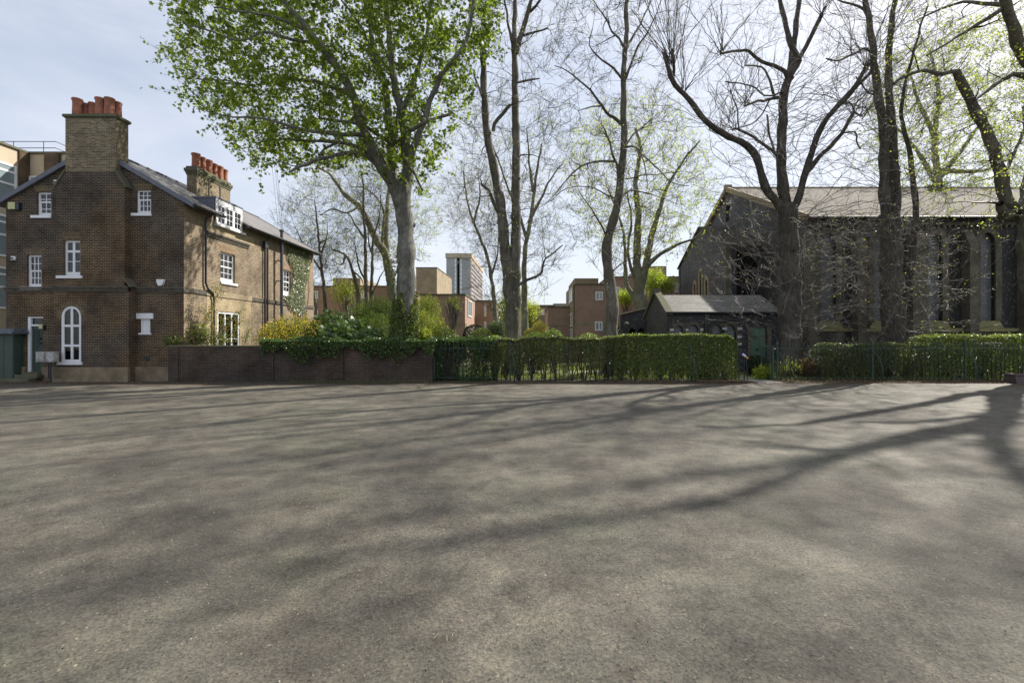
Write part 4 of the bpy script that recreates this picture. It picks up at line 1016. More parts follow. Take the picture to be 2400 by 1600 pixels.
shrub('clipped_shrub', 'broad mid green clipped dome between dark and yellow domes', 'bush', [pb(1096, 1168, 768, 26.5)], 'leaf_hedge', .055, 6500, shell=.1, lump=.05)
shrub('clipped_shrub', 'bright yellow-green clipped dome just above the hedge top', 'bush', [pb(1131, 1188, 785, 24.3)], 'leaf_lime', .05, 5500, shell=.08, lump=.03)
shrub('lilac_shrub', 'bluish flowering shrub left of the twin-stemmed tree', 'shrub', [pb(1142, 1190, 752, 27)], 'leaf_green', .06, 3500, shell=.5, extra=('leaf_blue', 2600, .06))
shrub('golden_shrub', 'golden feathery shrub behind the green bush', 'shrub', [pb(1228, 1260, 768, 28.5), pb(1245, 1284, 752, 29)], 'leaf_gold', .09, 4200, T_LONG, shell=.5, up=-.2)
shrub('broad_shrub', 'broad pale green bush right of the twin-stemmed tree', 'shrub', [pb(1220, 1285, 778, 26), pb(1265, 1325, 772, 26.5)], 'leaf_green', .07, 8000, shell=.4)
shrub('broad_shrub', 'low green bush under the sloping trunk by the brick flats', 'shrub', [pb(1355, 1412, 780, 25.5)], 'leaf_hedge', .07, 4500, shell=.4)
shrub('spiky_plant', 'spiky long-leaved plant right of the ivied trunk', 'plant', [pb(978, 1012, 768, 25)], 'leaf_small', .3, 300, T_LONG, shell=.9, up=-.3)
shrub('dark_shrub', 'dark bush beside the vestry wall behind the hedge', 'shrub', [pb(1422, 1452, 758, 27.5)], 'leaf_dark', .07, 3000, shell=.4)
shrub('dark_shrub', 'low dark bush inside the open gateway before the green church door', 'shrub', [pb(1745, 1800, 832, 24.5)], 'leaf_dark', .07, 3500, shell=.4)
shrub('grassy_plant', 'tuft of long grassy leaves just inside the gateway', 'plant', [pb(1768, 1812, 858, 22.9)], 'leaf_lime', .28, 420, T_LONG, stems=9, shell=1, up=-.3)
shrub('russet_shrub', 'russet-leaved low shrub behind the railings right of the forked tree', 'shrub', [pb(1868, 1915, 838, 23.2), pb(1895, 1945, 845, 23)], 'leaf_red', .06, 3600, shell=.8)
shrub('rose_bush', 'sparse leafy shrub behind the railings at the forked tree', 'shrub', [pb(1800, 1880, 835, 23.0)], 'leaf_small', .045, 1000, shell=1.2)

# climber with orange blossom by the french window
cl = thing('climbing_shrub', 'straggly climbing shrub with orange blossom in front of the french window', 'shrub', (X_(470, 22.8), 22.8, 0))
m = []; LPs = []; LO = []
def stemline(pts, Y, r=.014):
    P = smooth_line([A(p[0], p[1], Y)+(r,) for p in pts], .12, .02); m.append((P[:, :3], np.linspace(r, r*.5, len(P)), 5)); return P[:, :3]
SL_ = [([(505, 800), (500, 770), (492, 745), (480, 722)], 22.9), ([(470, 800), (455, 765), (440, 745), (432, 738)], 22.5), ([(520, 800), (528, 770), (545, 745), (572, 725)], 23.2), ([(470, 800), (480, 760), (500, 720), (515, 685), (500, 672)], 23),
       ([(545, 800), (555, 770), (562, 750)], 23.2), ([(440, 805), (420, 790), (400, 800)], 22.2), ([(480, 800), (470, 780), (465, 760)], 22.6), ([(530, 800), (520, 780), (522, 762), (530, 740)], 22.9), ([(575, 800), (580, 780), (590, 770)], 23.4), ([(455, 805), (448, 790), (430, 775), (402, 795), (395, 805)], 22.3)]
for pts, Y in SL_:
    for q in range(3):
        P = stemline([(a+rng.normal()*5*i/3, b+rng.normal()*3*i/3) for i, (a, b) in enumerate(pts)], Y+rng.normal()*.15)
        for p in P:
            k = 7 if p[2] < 2.3 else 3; LPs.append(p+rng.normal(size=(k+3, 3))*.10); 
            if rng.random() < .6: LO.append(p+rng.normal(size=(4, 3))*.1)
LPs.append(ell(1100, (X_(468, 22.7), 22.7, 2.2), (.5, .4, .6), .8)); LPs.append(ell(500, (X_(412, 22.1), 21.9, 1.9), (.5, .3, .28), .8)); LPs.append(ell(700, (X_(500, 22.9), 22.9, 1.9), (.7, .4, .4), .8))
link('stem', strips_mesh(m), 'twig', cl); leaves('foliage', np.concatenate(LPs), .065, 'leaf_hedge', cl); leaves('blossom', np.concatenate(LO), .06, 'leaf_orange', cl)
# ivy on the house side
iv3 = thing('ivy', 'pale variegated ivy climbing the sunlit side wall of the house', 'ivy', (SX, 32.5, 0))
def hw(py, px):      # picture -> point on side wall
    Y = F*SX/(px-CX); return Y, Z_(py, Y)
pl = [hw(y, x) for x, y in [(672, 577), (690, 575), (700, 580), (722, 590), (724, 620), (720, 650), (712, 675), (711, 700), (708, 735), (695, 738), (678, 725), (664, 700), (672, 690), (682, 680), (683, 660), (684, 640), (682, 625), (670, 600)]]
ys = rng.uniform(29.5, 35, 60000); zs = rng.uniform(2.5, 8.8, 60000); ok = inpoly(ys, zs, pl); ys = ys[ok][:7000]; zs = zs[ok][:7000]
C = np.stack([np.full(len(ys), SX+.05)+rng.random(len(ys))*.12, ys, zs], 1)
leaves('foliage', C, .075, 'leaf_ivy_pale', iv3, outward=np.array([1.2, 0, 0]))
m = []
for i in range(14):
    y = rng.uniform(32.4, 34.2); m.append((np.array([[SX+.03, y, .0], [SX+.03, y+rng.normal()*.2, 3], [SX+.03, y+rng.normal()*.3, 5.5], [SX+.03, y+rng.normal()*.4, 7.8]]), np.array([.03, .025, .018, .008]), 4))
link('stem', strips_mesh(m), 'twig', iv3)
# ------------------------------------------------------------------ distant estate
def estate(name, label, x0, x1, y0, y1, z1, mat, side=None, band=True, parapet=.25):
    r = thing(name, label, 'building', ((x0+x1)/2, y0, 0)); m = MB(); m.box(x0, x1, y0, y1, 0, z1); m.build('wall', mat, r)
    m = MB(); m.box(x0-.06, x1+.06, y0-.06, y1, z1, z1+parapet*.5); m.build('roof', 'stone_dark', r)
    if band:
        m = MB()
        for z in np.arange(3.0, z1-1, 2.9): m.box(x0-.012, x1+.012, y0-.012, y0+.2, z, z+.22)
        m.build('floor_band', 'brick_tan', r)
    return r
def ff(Y): return ((0, Y-.01, 0), (1, 0, 0), (0, 0, 1), (0, -1, 0))
def pxwin(r, Y, px0, py0, px1, py1, hs=(), vs=(.5,), f=.12):
    modwin(ff(Y), X_(px0, Y), X_(px1, Y), Z_(py1, Y), Z_(py0, Y), hs, vs, parent=r, f=f, glass='office_glass')
def sidewin(r, Xs, side, ya, yb, z0, z1, f=.1):
    fr = ((Xs+(.01 if side > 0 else -.01), 0, 0), (0, 1, 0), (0, 0, 1), (side, 0, 0)); modwin(fr, ya, yb, z0, z1, (), (.5,), parent=r, f=f, glass='office_glass')
# tan terrace behind the left stems
Y = 52; b = estate('brick_flats', 'tan brick flats behind the bare trees right of the house', X_(700, Y), X_(915, Y), Y, Y+14, Z_(672, Y), 'brick_red')
pxwin(b, Y, 807, 680, 826, 704); pxwin(b, Y, 735, 681, 746, 700); pxwin(b, Y, 847, 680, 858, 700); pxwin(b, Y, 808, 722, 826, 742); pxwin(b, Y, 735, 722, 746, 742)
m = MB(); m.box(X_(763, Y), X_(829, Y), Y+2, Y+9, Z_(672, Y)+.2, Z_(646, Y)); m.build('stair_tower', 'brick_tan', b)
Y = 75; b = estate('brick_flats', 'pale tan brick tower block with blank wall left of the grey tower', X_(975, Y), X_(1024, Y), Y, Y+14, Z_(628, Y), 'brick_tan', band=False)
# high tower
Y = 170; tw_ = thing('tower_block', 'tall grey concrete tower block with pinkish window side in the far distance', 'tower block', (X_(1075, Y), Y, 0))
x0, x1 = X_(1046, Y), X_(1104, Y); zt = Z_(604, Y); Yb = 170*(1104-CX)/(1131-CX)
m = MB(); xs0, xs1 = X_(1071, Y), X_(1077, Y)
m.box(x0, xs0, Y, Yb, 0, zt); m.box(xs0, xs1, Y+1.2, Yb, 0, zt-1); m.box(xs1, x1-.3, Y, Yb, 0, zt); m.build('wall', 'concrete', tw_)
m = MB(); m.box(x1-.3, x1, Y, Yb, 0, zt); m.build('side_wall', 'concrete_pink', tw_)
m = MB(); m.box(xs0, xs1, Y+1.19, Y+1.2, 0, zt-2); m.build('recess', 'dark', tw_)
m = MB(); m.box(x0-.3, x1+.3, Y-.3, Yb+.3, zt, zt+1.6); m.build('parapet', 'panel_beige', tw_)
flo = (zt-1)/19
for k in range(6, 19):
    m = MB(); z = flo*k+.8; fr = ((x1+.01, 0, 0), (0, 1, 0), (0, 0, 1), (1, 0, 0))
    nb = 9; dy = (Yb-Y-1.5)/nb
    for j in range(nb): m.obox(fr, Y+.9+dy*j, Y+.9+dy*j+dy*.5, z, z+.95, 0, .06)
    m.obox(fr, Y+.2, Yb-.2, z-.5, z-.38, 0, .25)
    o = m.build('window_row', 'leadlight', tw_)
    for (pa, pb_) in ((1066, 1069), (1079, 1082)): m = MB(); m.box(X_(pa, Y), X_(pb_, Y), Y-.05, Y, z, z+1.3); m.build('window', 'white', tw_)
# red block left
Y = 40; b = estate('brick_flats', 'red brick block with blank front and pale sunlit side below the tower', X_(985, Y), X_(1090, Y), Y, 40*(1090-CX)/(1113-CX), Z_(692, Y), 'brick_red')
xs = X_(1090, Y); 
for z in (1.3, 3.9): sidewin(b, xs, 1, 41.5, 44.3, z, z+1.5)
Y = 48; b = estate('brick_flats', 'narrow red brick block with slit windows left of the twin-stemmed tree', X_(1108, Y), X_(1157, Y), Y, Y+8, Z_(706, Y), 'brick_red')
pxwin(b, Y, 1135, 714, 1140, 742, (.5,), ()); pxwin(b, Y, 1135, 753, 1140, 768, (), ())
Y = 62; b = estate('brick_flats', 'far tan brick flats seen low behind the golden shrub', X_(1222, Y), X_(1300, Y), Y, Y+8, Z_(718, Y), 'brick_tan')
pxwin(b, Y, 1229, 757, 1238, 766); pxwin(b, Y, 1268, 724, 1276, 738)
Y = 85; b = estate('brick_flats', 'pale flats with a flat roof farthest off in the gap', X_(1215, Y), X_(1350, Y), Y, Y+8, Z_(716, Y), 'panel_beige', band=False); pxwin(b, Y, 1288, 711+8, 1296, 727)
m = MB(); m.box(X_(1298, Y), X_(1338, Y), Y+1, Y+5, Z_(716, Y), Z_(710, Y)); m.build('plant_room', 'concrete', b)
Y = 44; b = estate('brick_flats', 'low red brick wing with blank wall left of the taller windowed block', X_(1285, Y), X_(1342, Y), Y, Y+9, Z_(721, Y), 'brick_red')
Y = 40; b = estate('brick_flats', 'taller red brick block with two white windows left of the sloping trunk', X_(1350, Y), X_(1432, Y), Y, Y+9, Z_(668, Y), 'brick_red')
pxwin(b, Y, 1395, 683, 1413, 704, (), (.55,)); pxwin(b, Y, 1394, 753, 1412, 775, (), (.55,))
m = MB(); m.box(X_(1343, Y+.8), X_(1350, Y+.0)-.02, Y+.8, Y+9, 0, Z_(662, Y)); m.box(X_(1350, Y), X_(1408, Y), Y+1.4, Y+8, Z_(668, Y)+.13, Z_(661, Y)+.5); m.build('stair_tower', 'brick_tan', b)
for z in (1.6, 3.0, 5.2): sidewin(b, X_(1343, Y+.8)-.0, -1, Y+1.2, Y+4.5, z, z+1.2)
Y = 54; b = estate('brick_flats', 'red brick flats with a white window just left of the church', X_(1425, Y), X_(1600, Y), Y, Y+9, Z_(650, Y), 'brick_red')
pxwin(b, Y, 1581, 662, 1592, 685); pxwin(b, Y, 1440, 672, 1452, 690)
m = MB(); m.box(X_(1507, Y), X_(1565, Y), Y+.5, Y+8, Z_(650, Y)+.13, Z_(622, Y)); m.build('stair_tower', 'brick_red', b)

# ------------------------------------------------------------------ church
ch = thing('flint_church', 'dark flint church with tall arched windows and a broad tiled roof', 'church', (17.7, 30, 0))
CXX = 17.6; CYN = 30.0; CYR = 42.0; CYF = 54.0; EZ = Z_(510, 30); RZC = Z_(446, 42); CR = 60
CF = ((0, CYN, 0), (1, 0, 0), (0, 0, 1), (0, -1, 0))
c0px = lambda px: X_(px, 30)
wins = [c0px(p) for p in (1942, 2067, 2192, 2316)]+[c0px(2441), c0px(2566)]
def lancet(xc, w, z0, z1, n=8):
    zc = z1-w*.75; L_ = [(xc-w/2, z0), (xc+w/2, z0)]
    for i in range(n+1):
        t = math.pi*i/n; L_.append((xc+w/2*math.cos(t), zc+w*.75*math.sin(t)**.9 if 0 < i < n else zc))
    return L_
ww = .98; wz0 = Z_(752, 30); wz1 = Z_(545, 30)
holes = [lancet(x, ww, wz0, wz1) for x in wins]
m = MB(); m.wall(CF, [(CXX, 0), (CR, 0), (CR, EZ), (CXX, EZ)], holes, .45, edge=False)
m.add([(CR, CYN, 0), (CR, CYF, 0), (CR, CYF, EZ), (CR, CYN, EZ)], [(0, 1, 2, 3)]); m.add([(CXX, CYF, 0), (CR, CYF, 0), (CR, CYF, EZ), (CXX, CYF, EZ)], [(0, 1, 2, 3)])
m.build('nave_wall', 'flint', ch)
GF = ((CXX, 0, 0), (0, 1, 0), (0, 0, 1), (-1, 0, 0))
m = MB(); gl = [(42-.45, 12.4), (42+.45, 12.4), (42+.45, 13.5), (42.3, 13.85), (42, 14.0), (41.7, 13.85), (41.55, 13.5)]
m.wall(GF, [(CYN, 0), (CYF, 0), (CYF, EZ), (CYR, RZC-.1), (CYN, EZ)], [gl], .4, edge=False); m.build('gable_wall', 'flint_mid', ch)
m = MB(); m.obox(GF, 41.5, 42.5, 12.4, 14, -.35, -.3); m.build('gable_window', 'leadlight', ch)
for i, x in enumerate(wins):
    o_ = MB()
    # pale brick jambs and arch, 12 mm proud
    o_.wall(((0, CYN-.012, 0), (1, 0, 0), (0, 0, 1), (0, -1, 0)), [(x-ww/2-.38, wz0)]+[(x+ww/2+.38, wz0)]+lancet(x, ww+.76, wz0, wz1+.42)[2:], [lancet(x, ww-.02, wz0+.01, wz1)], .1)
    wf = o_.build('window', 'brick_gault', ch)
    g = MB(); g.box(x-ww/2-.05, x+ww/2+.05, CYN+.3, CYN+.32, wz0-.05, wz1+.1); g.build('pane', 'leadlight', wf)
    s = MB(); s.prism(((0, CYN-.15, 0), (1, 0, 0), (0, 0, 1), (0, -1, 0)), [(x-ww/2-.4, wz0-.45), (x+ww/2+.4, wz0-.45), (x+ww/2+.1, wz0), (x-ww/2-.1, wz0)], -.45, .0); s.build('window_sill', 'stone_moss', wf)
    s = MB(); s.wall(((0, CYN-.016, 0), (1, 0, 0), (0, 0, 1), (0, -1, 0)), [(x-1.0, 0), (x+1.0, 0), (x+1.0, wz0-.72), (x-1.0, wz0-.72)], [lancet(x, 1.15, .02, wz0-1.0)], .06)
    s.build('blind_arch', 'brick_gault', ch)
    gr = MB()
    for q in range(6): gr.box(x-.42+q*.15, x-.38+q*.15, CYN-.05, CYN-.02, wz0-1.02, wz0-.75)
    gr.build('grille', 'black_iron', ch)
for xb, w in [(c0px(2006), .55), (c0px(2140), .98), (c0px(2264), .58), (c0px(2394), .6), (c0px(1893), .5), (c0px(2520), .6)]:
    m = MB(); m.box(xb-w/2, xb+w/2, CYN-.6, CYN, 0, EZ-1.9)
    m.prism(((xb-w/2, 0, 0), (0, 1, 0), (0, 0, 1), (1, 0, 0)), [(CYN-.6, EZ-1.899), (CYN-.002, EZ-1.899), (CYN-.002, EZ-.8), (CYN-.12, EZ-.8)], .002, w-.002)
    m.build('buttress', 'brick_gault', ch)
m = MB(); m.box(CXX+.3, CR, CYN-.14, CYN-.001, wz0-.68, wz0-.46); m.build('sill_band', 'stone_moss', ch)
m = MB(); m.box(CXX, CR, CYN-.12, CYN-.001, EZ-.5, EZ-.32); m.build('eaves_band', 'stone_band', ch)
m = MB()
for i in range(90): x = CXX+.3+i*.36; m.box(x, x+.13, CYN-.2, CYN-.12, EZ-.66, EZ-.5)
tag(m.build('corbel_table', 'brick_gault', ch), kind='stuff')
# nave roof: two closed slabs
an = math.atan2(RZC-EZ, CYR-CYN); ln = math.hypot(RZC-EZ, CYR-CYN)
fr = ((0, CYN, EZ), (1, 0, 0), (0, math.cos(an), math.sin(an)), (0, -math.sin(an), math.cos(an)))
m = MB(); m.obox(fr, CXX-.05, CR, -.35, ln, -.0, .16); 
fr2 = ((0, CYF, EZ), (1, 0, 0), (0, -math.cos(an), math.sin(an)), (0, math.sin(an), math.cos(an))); m.obox(fr2, CXX-.05, CR, -.35, ln, 0, .16); m.build('roof', 'tile_church', ch)
m = MB(); m.obox(fr, CXX-.25, CXX-.05, -.3, ln+.1, -.1, .3); m.obox(fr2, CXX-.25, CXX-.05, -.3, ln+.1, -.1, .3); m.box(CXX-.3, CXX+.3, 41.8, 42.2, RZC+.1, RZC+.45); m.build('gable_coping', 'stone_yellow', ch)
m = MB(); m.box(CXX-.05, CR, 41.9, 42.1, RZC+.12, RZC+.28); m.build('ridge_tiles', 'stone_yellow', ch)
m = MB(); x0 = X_(2178, 41); m.box(x0, x0+.9, 40.6, 41.2, RZC-.6, RZC+.15); m.build('roof_vent', 'black_iron', ch)
m = MB(); m.tube([(CXX, CYN-.4, EZ-.08), (CR, CYN-.4, EZ-.08)], .08, 8); m.build('gutter', 'black_iron', ch)
# chancel block
cb = 15.0; zE = 9.05; zR = 11.75
KF = ((cb, 0, 0), (0, 1, 0), (0, 0, 1), (-1, 0, 0))
lan = [(40.2, 7.0), (41.6, 7.9), (43.1, 7.0)]
m = MB(); hl = [lancet(y, .55, 4.0, z) for y, z in lan]
m.wall(KF, [(36, 0), (47.5, 0), (47.5, zE), (41.75, zR), (36, zE)], hl, .3, edge=False)
m.add([(cb, 47.5, 0), (CXX, 47.5, 0), (CXX, 47.5, zE), (cb, 47.5, zE)], [(0, 1, 2, 3)]); 
m.wall(((0, 36, 0), (1, 0, 0), (0, 0, 1), (0, -1, 0)), [(cb, 0), (CXX, 0), (CXX, zE), (cb, zE)], [[(15.75, 5.2), (17.55, 5.2), (17.55, 8.75), (15.75, 8.75)]], .6, edge=False)
m.build('chancel_wall', 'flint_mid', ch)
m = MB(); m.box(15.7, 17.59, 36.6, 36.7, 5, 9); m.build('louvre', 'dark', ch)
for y, z in lan:
    o_ = MB(); o_.wall(((cb-.015, 0, 0), (0, 1, 0), (0, 0, 1), (-1, 0, 0)), lancet(y, 1.0, 3.8, z+.3), [lancet(y, .53, 4.0, z)], .1); wf = o_.build('lancet_window', 'stone_yellow', ch)
    g = MB(); g.box(cb+.2, cb+.22, y-.4, y+.4, 3.9, z+.1); g.build('pane', 'leadlight', wf)
an2 = math.atan2(zR-zE, 5.75); l2 = math.hypot(zR-zE, 5.75)
m = MB()
for (yo, s) in ((36, 1), (47.5, -1)):
    fr = ((0, yo, zE), (1, 0, 0), (0, s*math.cos(an2), math.sin(an2)), (0, -s*math.sin(an2), math.cos(an2))); m.obox(fr, cb-.15, CXX, -.3, l2, 0, .14)
m.build('chancel_roof', 'tile_church', ch)
m = MB(); m.box(cb-.06, cb, 35.96, 36.3, 0, zE); m.box(cb-.06, cb+.35, 35.94, 35.999, 0, zE); m.build('quoin', 'brick_gault', ch); m = MB(); m.box(cb-.08, cb, 47.2, 47.54, 0, zE)
m.build('quoin', 'brick_gault', ch)

# vestry
vs = thing('vestry', 'low flint vestry with slate roof and arched dark windows against the church', 'building', (8, 27, 0))
VX0 = 7.8; VX1 = 14.3; VY0 = 27.0; VYR = 29.5; VY1 = 32; vE = 3.47; vR = 4.62
VF = ((0, VY0, 0), (1, 0, 0), (0, 0, 1), (0, -1, 0)); v = lambda px: X_(px, VY0)
def arr(px0, px1, top, zb=.9): return lancet((v(px0)+v(px1))/2, v(px1)-v(px0), zb, Z_(top, VY0))
vw = [(1580, 1601, 762), (1613, 1637, 760), (1668, 1692, 760), (1696, 1725, 760)]
vdoor = [(v(1761), .0), (v(1798), .0), (v(1798), 2.62), (v(1761), 2.62)]
m = MB(); m.wall(VF, [(VX0, 0), (VX1, 0), (VX1, vE), (VX0, vE)], [arr(*a) for a in vw]+[vdoor], .3, edge=False)
m.wall(((VX0, 0, 0), (0, 1, 0), (0, 0, 1), (-1, 0, 0)), [(VY0, 0), (VY1, 0), (VY1, vE), (VYR, vR-.1), (VY0, vE)], [lancet(30.4, .4, 1.0, 2.3), lancet(31.1, .4, 1.0, 2.3)], .3, edge=False)
m.add([(VX0, VY1, 0), (VX1, VY1, 0), (VX1, VY1, vE), (VX0, VY1, vE)], [(0, 1, 2, 3)]); m.build('wall', 'flint', vs)
m = MB(); m.box(VX0+.4, VX1-.2, VY0+.5, VY0+.55, 0, 3.3); m.box(VX0+.35, VX0+.4, VY0+.5, VY1-.2, 0, 3.3); m.build('interior', 'dark', vs)
for a in vw:
    L_ = arr(*a); m = MB(); xs_ = [p[0] for p in L_]; zs_ = [p[1] for p in L_]
    big = lancet((v(a[0])+v(a[1]))/2, v(a[1])-v(a[0])+.34, .8, Z_(a[2], VY0)+.2)
    m.wall(((0, VY0-.01, 0), (1, 0, 0), (0, 0, 1), (0, -1, 0)), big, [L_], .08); wf = m.build('window', 'stone_band', vs)
    g = MB(); g.box(min(xs_)-.03, max(xs_)+.03, VY0+.2, VY0+.22, .8, max(zs_)+.05); g.build('pane', 'leadlight', wf)
m = MB()
for (px0, px1, py) in ((1570, 1579, 773), (1607, 1613, 773), (1641, 1648, 772), (1665, 1668, 771), (1693, 1703, 770), (1728, 1739, 770), (1693, 1702, 789), (1728, 1738, 789), (1728, 1738, 806)):
    m.box(v(px0), v(px1), VY0-.04, VY0-.001, Z_(py+3, VY0), Z_(py-3, VY0))
m.build('white_block', 'white_stone', vs)
m = MB(); m.box(v(1763), v(1796), VY0+.1, VY0+.15, 0, 2.6)
for q in range(1, 4): x = v(1763)+(v(1796)-v(1763))*q/4; m.box(x-.012, x+.012, VY0+.08, VY0+.1, .05, 2.1)
m.box(v(1763), v(1796), VY0+.075, VY0+.1, 2.1, 2.18); dd = m.build('door', 'green_church', vs); m = MB(); m.tube([(v(1776), VY0+.1, 1.35), (v(1776), VY0+.02, 1.35)], .06, 8); m.build('door_handle', 'black_iron', dd)
m = MB(); m.box(v(1753), v(1761), VY0-.02, VY0-.001, 0, 2.62); m.box(v(1798), v(1808), VY0-.02, VY0-.001, 0, 2.62); m.build('door_jamb', 'brick_gault', vs)
m = MB(); m.tube([(v(1653), VY0-.08, vE-.05), (v(1653), VY0-.08, 0)], .06, 8); m.box(v(1649), v(1659), VY0-.2, VY0-.0, vE-.35, vE-.12); m.tube([(v(1666), VY0-.1, .0), (v(1666), VY0-.1, 2.75), (v(1672), VY0-.1, 2.9), (v(1740), VY0-.1, 3.1)], .035, 8)
m.tube([(VX0-.1, VY0-.22, vE-.02), (VX1, VY0-.22, vE-.02)], .07, 8); m.build('drainpipe', 'black_iron', vs)
av = math.atan2(vR-vE, 2.5); lv = math.hypot(vR-vE, 2.5); m = MB()
for (yo, s) in ((VY0, 1), (VY1, -1)):
    fr = ((0, yo, vE), (1, 0, 0), (0, s*math.cos(av), math.sin(av)), (0, -s*math.sin(av), math.cos(av))); m.obox(fr, VX0+.02, VX1+.1, -.22, lv, 0, .08)
m.build('roof', 'slate_church', vs)
m = MB()
zc = 5.0
for (yo, s) in ((VY0, 1), (VY1, -1)):
    a3 = math.atan2(zc-.15-vE, 2.5); l3 = math.hypot(zc-.15-vE, 2.5)
    fr = ((0, yo, vE), (1, 0, 0), (0, s*math.cos(a3), math.sin(a3)), (0, -s*math.sin(a3), math.cos(a3))); m.obox(fr, VX0-.12, VX0+.28, -.25, l3+.04, -.02, .14)
m.box(VX0-.16, VX0+.32, VYR-.2, VYR+.2, zc-.1, zc+.1); m.build('gable_coping', 'stone_dark', vs)
# lower range beyond
lr = thing('flint_outbuilding', 'long low flint garden range with small arches left of the vestry', 'building', (6.8, 33, 0))
m = MB(); m.wall(((0, 33, 0), (1, 0, 0), (0, 0, 1), (0, -1, 0)), [(X_(1455, 33), 0), (VX0+.4, 0), (VX0+.4, Z_(722, 33)), (X_(1455, 33), Z_(738, 33))], [lancet(X_(1482, 33), .5, .6, 2.7), lancet(X_(1503, 33), .5, .6, 2.7)], .4); m.build('wall', 'flint_mid', lr)
m = MB(); m.box(X_(1456, 33)+.1, VX0+.3, 33.45, 33.5, 0, 3); m.build('interior', 'dark', lr)
m = MB(); m.prism(((0, 32.9, 0), (1, 0, 0), (0, 0, 1), (0, -1, 0)), [(X_(1453, 33), Z_(738, 33)), (VX0+.4, Z_(722, 33)), (VX0+.4, Z_(719, 33)), (X_(1453, 33), Z_(734, 33))], -.7, .1); m.build('coping', 'stone_yellow', lr)

# overhead wires
for i, (pa, pb_) in enumerate((((626, 340), (652, 470)), ((632, 340), (658, 468)), ((637, 340), (662, 470)))):
    P = smooth_line([A(pa[0], pa[1]-40, 38)+(.014,), A((pa[0]+pb_[0])/2-1, (pa[1]+pb_[1])/2-12, 46)+(.014,), A(pb_[0], pb_[1]+60, 60)+(.014,)], .5)
    tag(link('overhead_wire', strips_mesh([(P[:, :3], np.full(len(P), .014), 5)]), 'black_iron'), 'thin dark overhead wire running down behind the leafy crown', 'wire', 'overhead wires beside the leafy tree')
# ------------------------------------------------------------------ trees
def Lm(Y, pts, r0, r1, dy=0): return limb(Y, pts, r0, r1, dy)
# 1. big leafy plane
Y = 24.3
LA = [Lm(Y, [(950, 895), (949, 795), (950, 700), (953, 600), (948, 520), (944, 455), (941, 425)], .56, .36),
      Lm(Y, [(943, 490), (925, 440), (898, 395), (870, 340), (845, 282), (825, 220), (790, 160), (745, 100), (700, 45), (655, -10), (600, -90), (540, -180)], .34, .07, -3.5),
      Lm(Y, [(935, 470), (921, 420), (917, 374), (911, 272), (904, 204), (883, 136), (870, 68), (866, 0), (850, -120), (845, -260)], .27, .06, 1.5),
      Lm(Y, [(948, 470), (955, 400), (950, 320), (938, 255), (924, 190), (914, 102), (907, 0), (915, -140), (920, -300)], .32, .06, .5),
      Lm(Y, [(955, 400), (967, 350), (992, 289), (1009, 238), (1033, 177), (1067, 136), (1094, 95), (1104, 44), (1115, -30), (1120, -120)], .19, .05, -2.0),
      Lm(Y, [(938, 265), (955, 235), (968, 190), (992, 119), (1009, 20), (1020, -80), (1040, -200)], .17, .04, 1.5),
      Lm(Y, [(925, 345), (950, 318), (975, 300), (999, 286), (1053, 269)], .13, .06, -2.2),
      Lm(Y-.7, [(862, 322), (846, 316), (802, 315), (747, 308), (700, 300), (669, 292), (620, 280), (584, 272), (543, 275), (500, 265)], .13, .025, -3.5),
      Lm(Y, [(900, 398), (856, 364), (805, 360), (737, 377), (679, 405)], .14, .05, -2.8),
      Lm(Y, [(895, 388), (836, 343), (788, 333), (720, 330), (660, 325), (600, 335)], .13, .03, -1.0),
      Lm(Y, [(922, 345), (904, 326), (860, 300), (822, 286), (780, 282), (747, 279)], .12, .05, -2.5),
      Lm(Y-1.2, [(835, 250), (815, 218), (770, 203), (737, 190), (700, 188), (669, 184), (600, 200), (530, 190), (460, 185)], .13, .025, 2),
      Lm(Y-1.5, [(800, 175), (770, 140), (735, 90), (690, 60), (640, 40), (580, 30), (500, 15)], .13, .03, -2),
      Lm(Y, [(904, 204), (885, 170), (849, 68), (800, 0), (760, -80)], .11, .03, 2.5),
      Lm(Y-2, [(745, 100), (680, 90), (620, 75), (560, 95), (490, 75), (430, 60)], .09, .02, -2),
      Lm(Y, [(966, 396), (978, 418), (989, 446)], .09, .05, -1),
      Lm(Y-1, [(788, 335), (760, 350), (735, 380), (700, 390), (640, 370)], .07, .02, -2),
      Lm(Y, [(924, 420), (927, 330), (932, 200), (880, 60), (870, -60)], .12, .04, 3.5)]
crown1 = [(405, 15), (420, 90), (385, 140), (430, 175), (425, 220), (480, 250), (512, 300), (530, 332), (590, 380), (640, 400), (700, 395), (760, 375), (800, 385), (860, 395), (900, 425), (990, 440), (1030, 430), (1020, 380), (1045, 330), (1090, 285), (1100, 220), (1140, 130), (1165, 60), (1160, -60), (1100, -220), (980, -360), (800, -380), (600, -300), (470, -180), (400, -60)]
t1 = tree('plane_tree', 'big plane tree in bright green leaf with ivy around its pale trunk foot', (0, 0, 0), LA, crown1, 'bark_grey', 'twig_dark', 'leaf_maple', T_STAR, .155, 11, .93, nt=2150, tw=2, twl=.85, depth=5.0, shift=1.1, Y=Y, trunk_n=20, spread=.45, subk=1.4, leafup=.35, down=.5, knots=26)
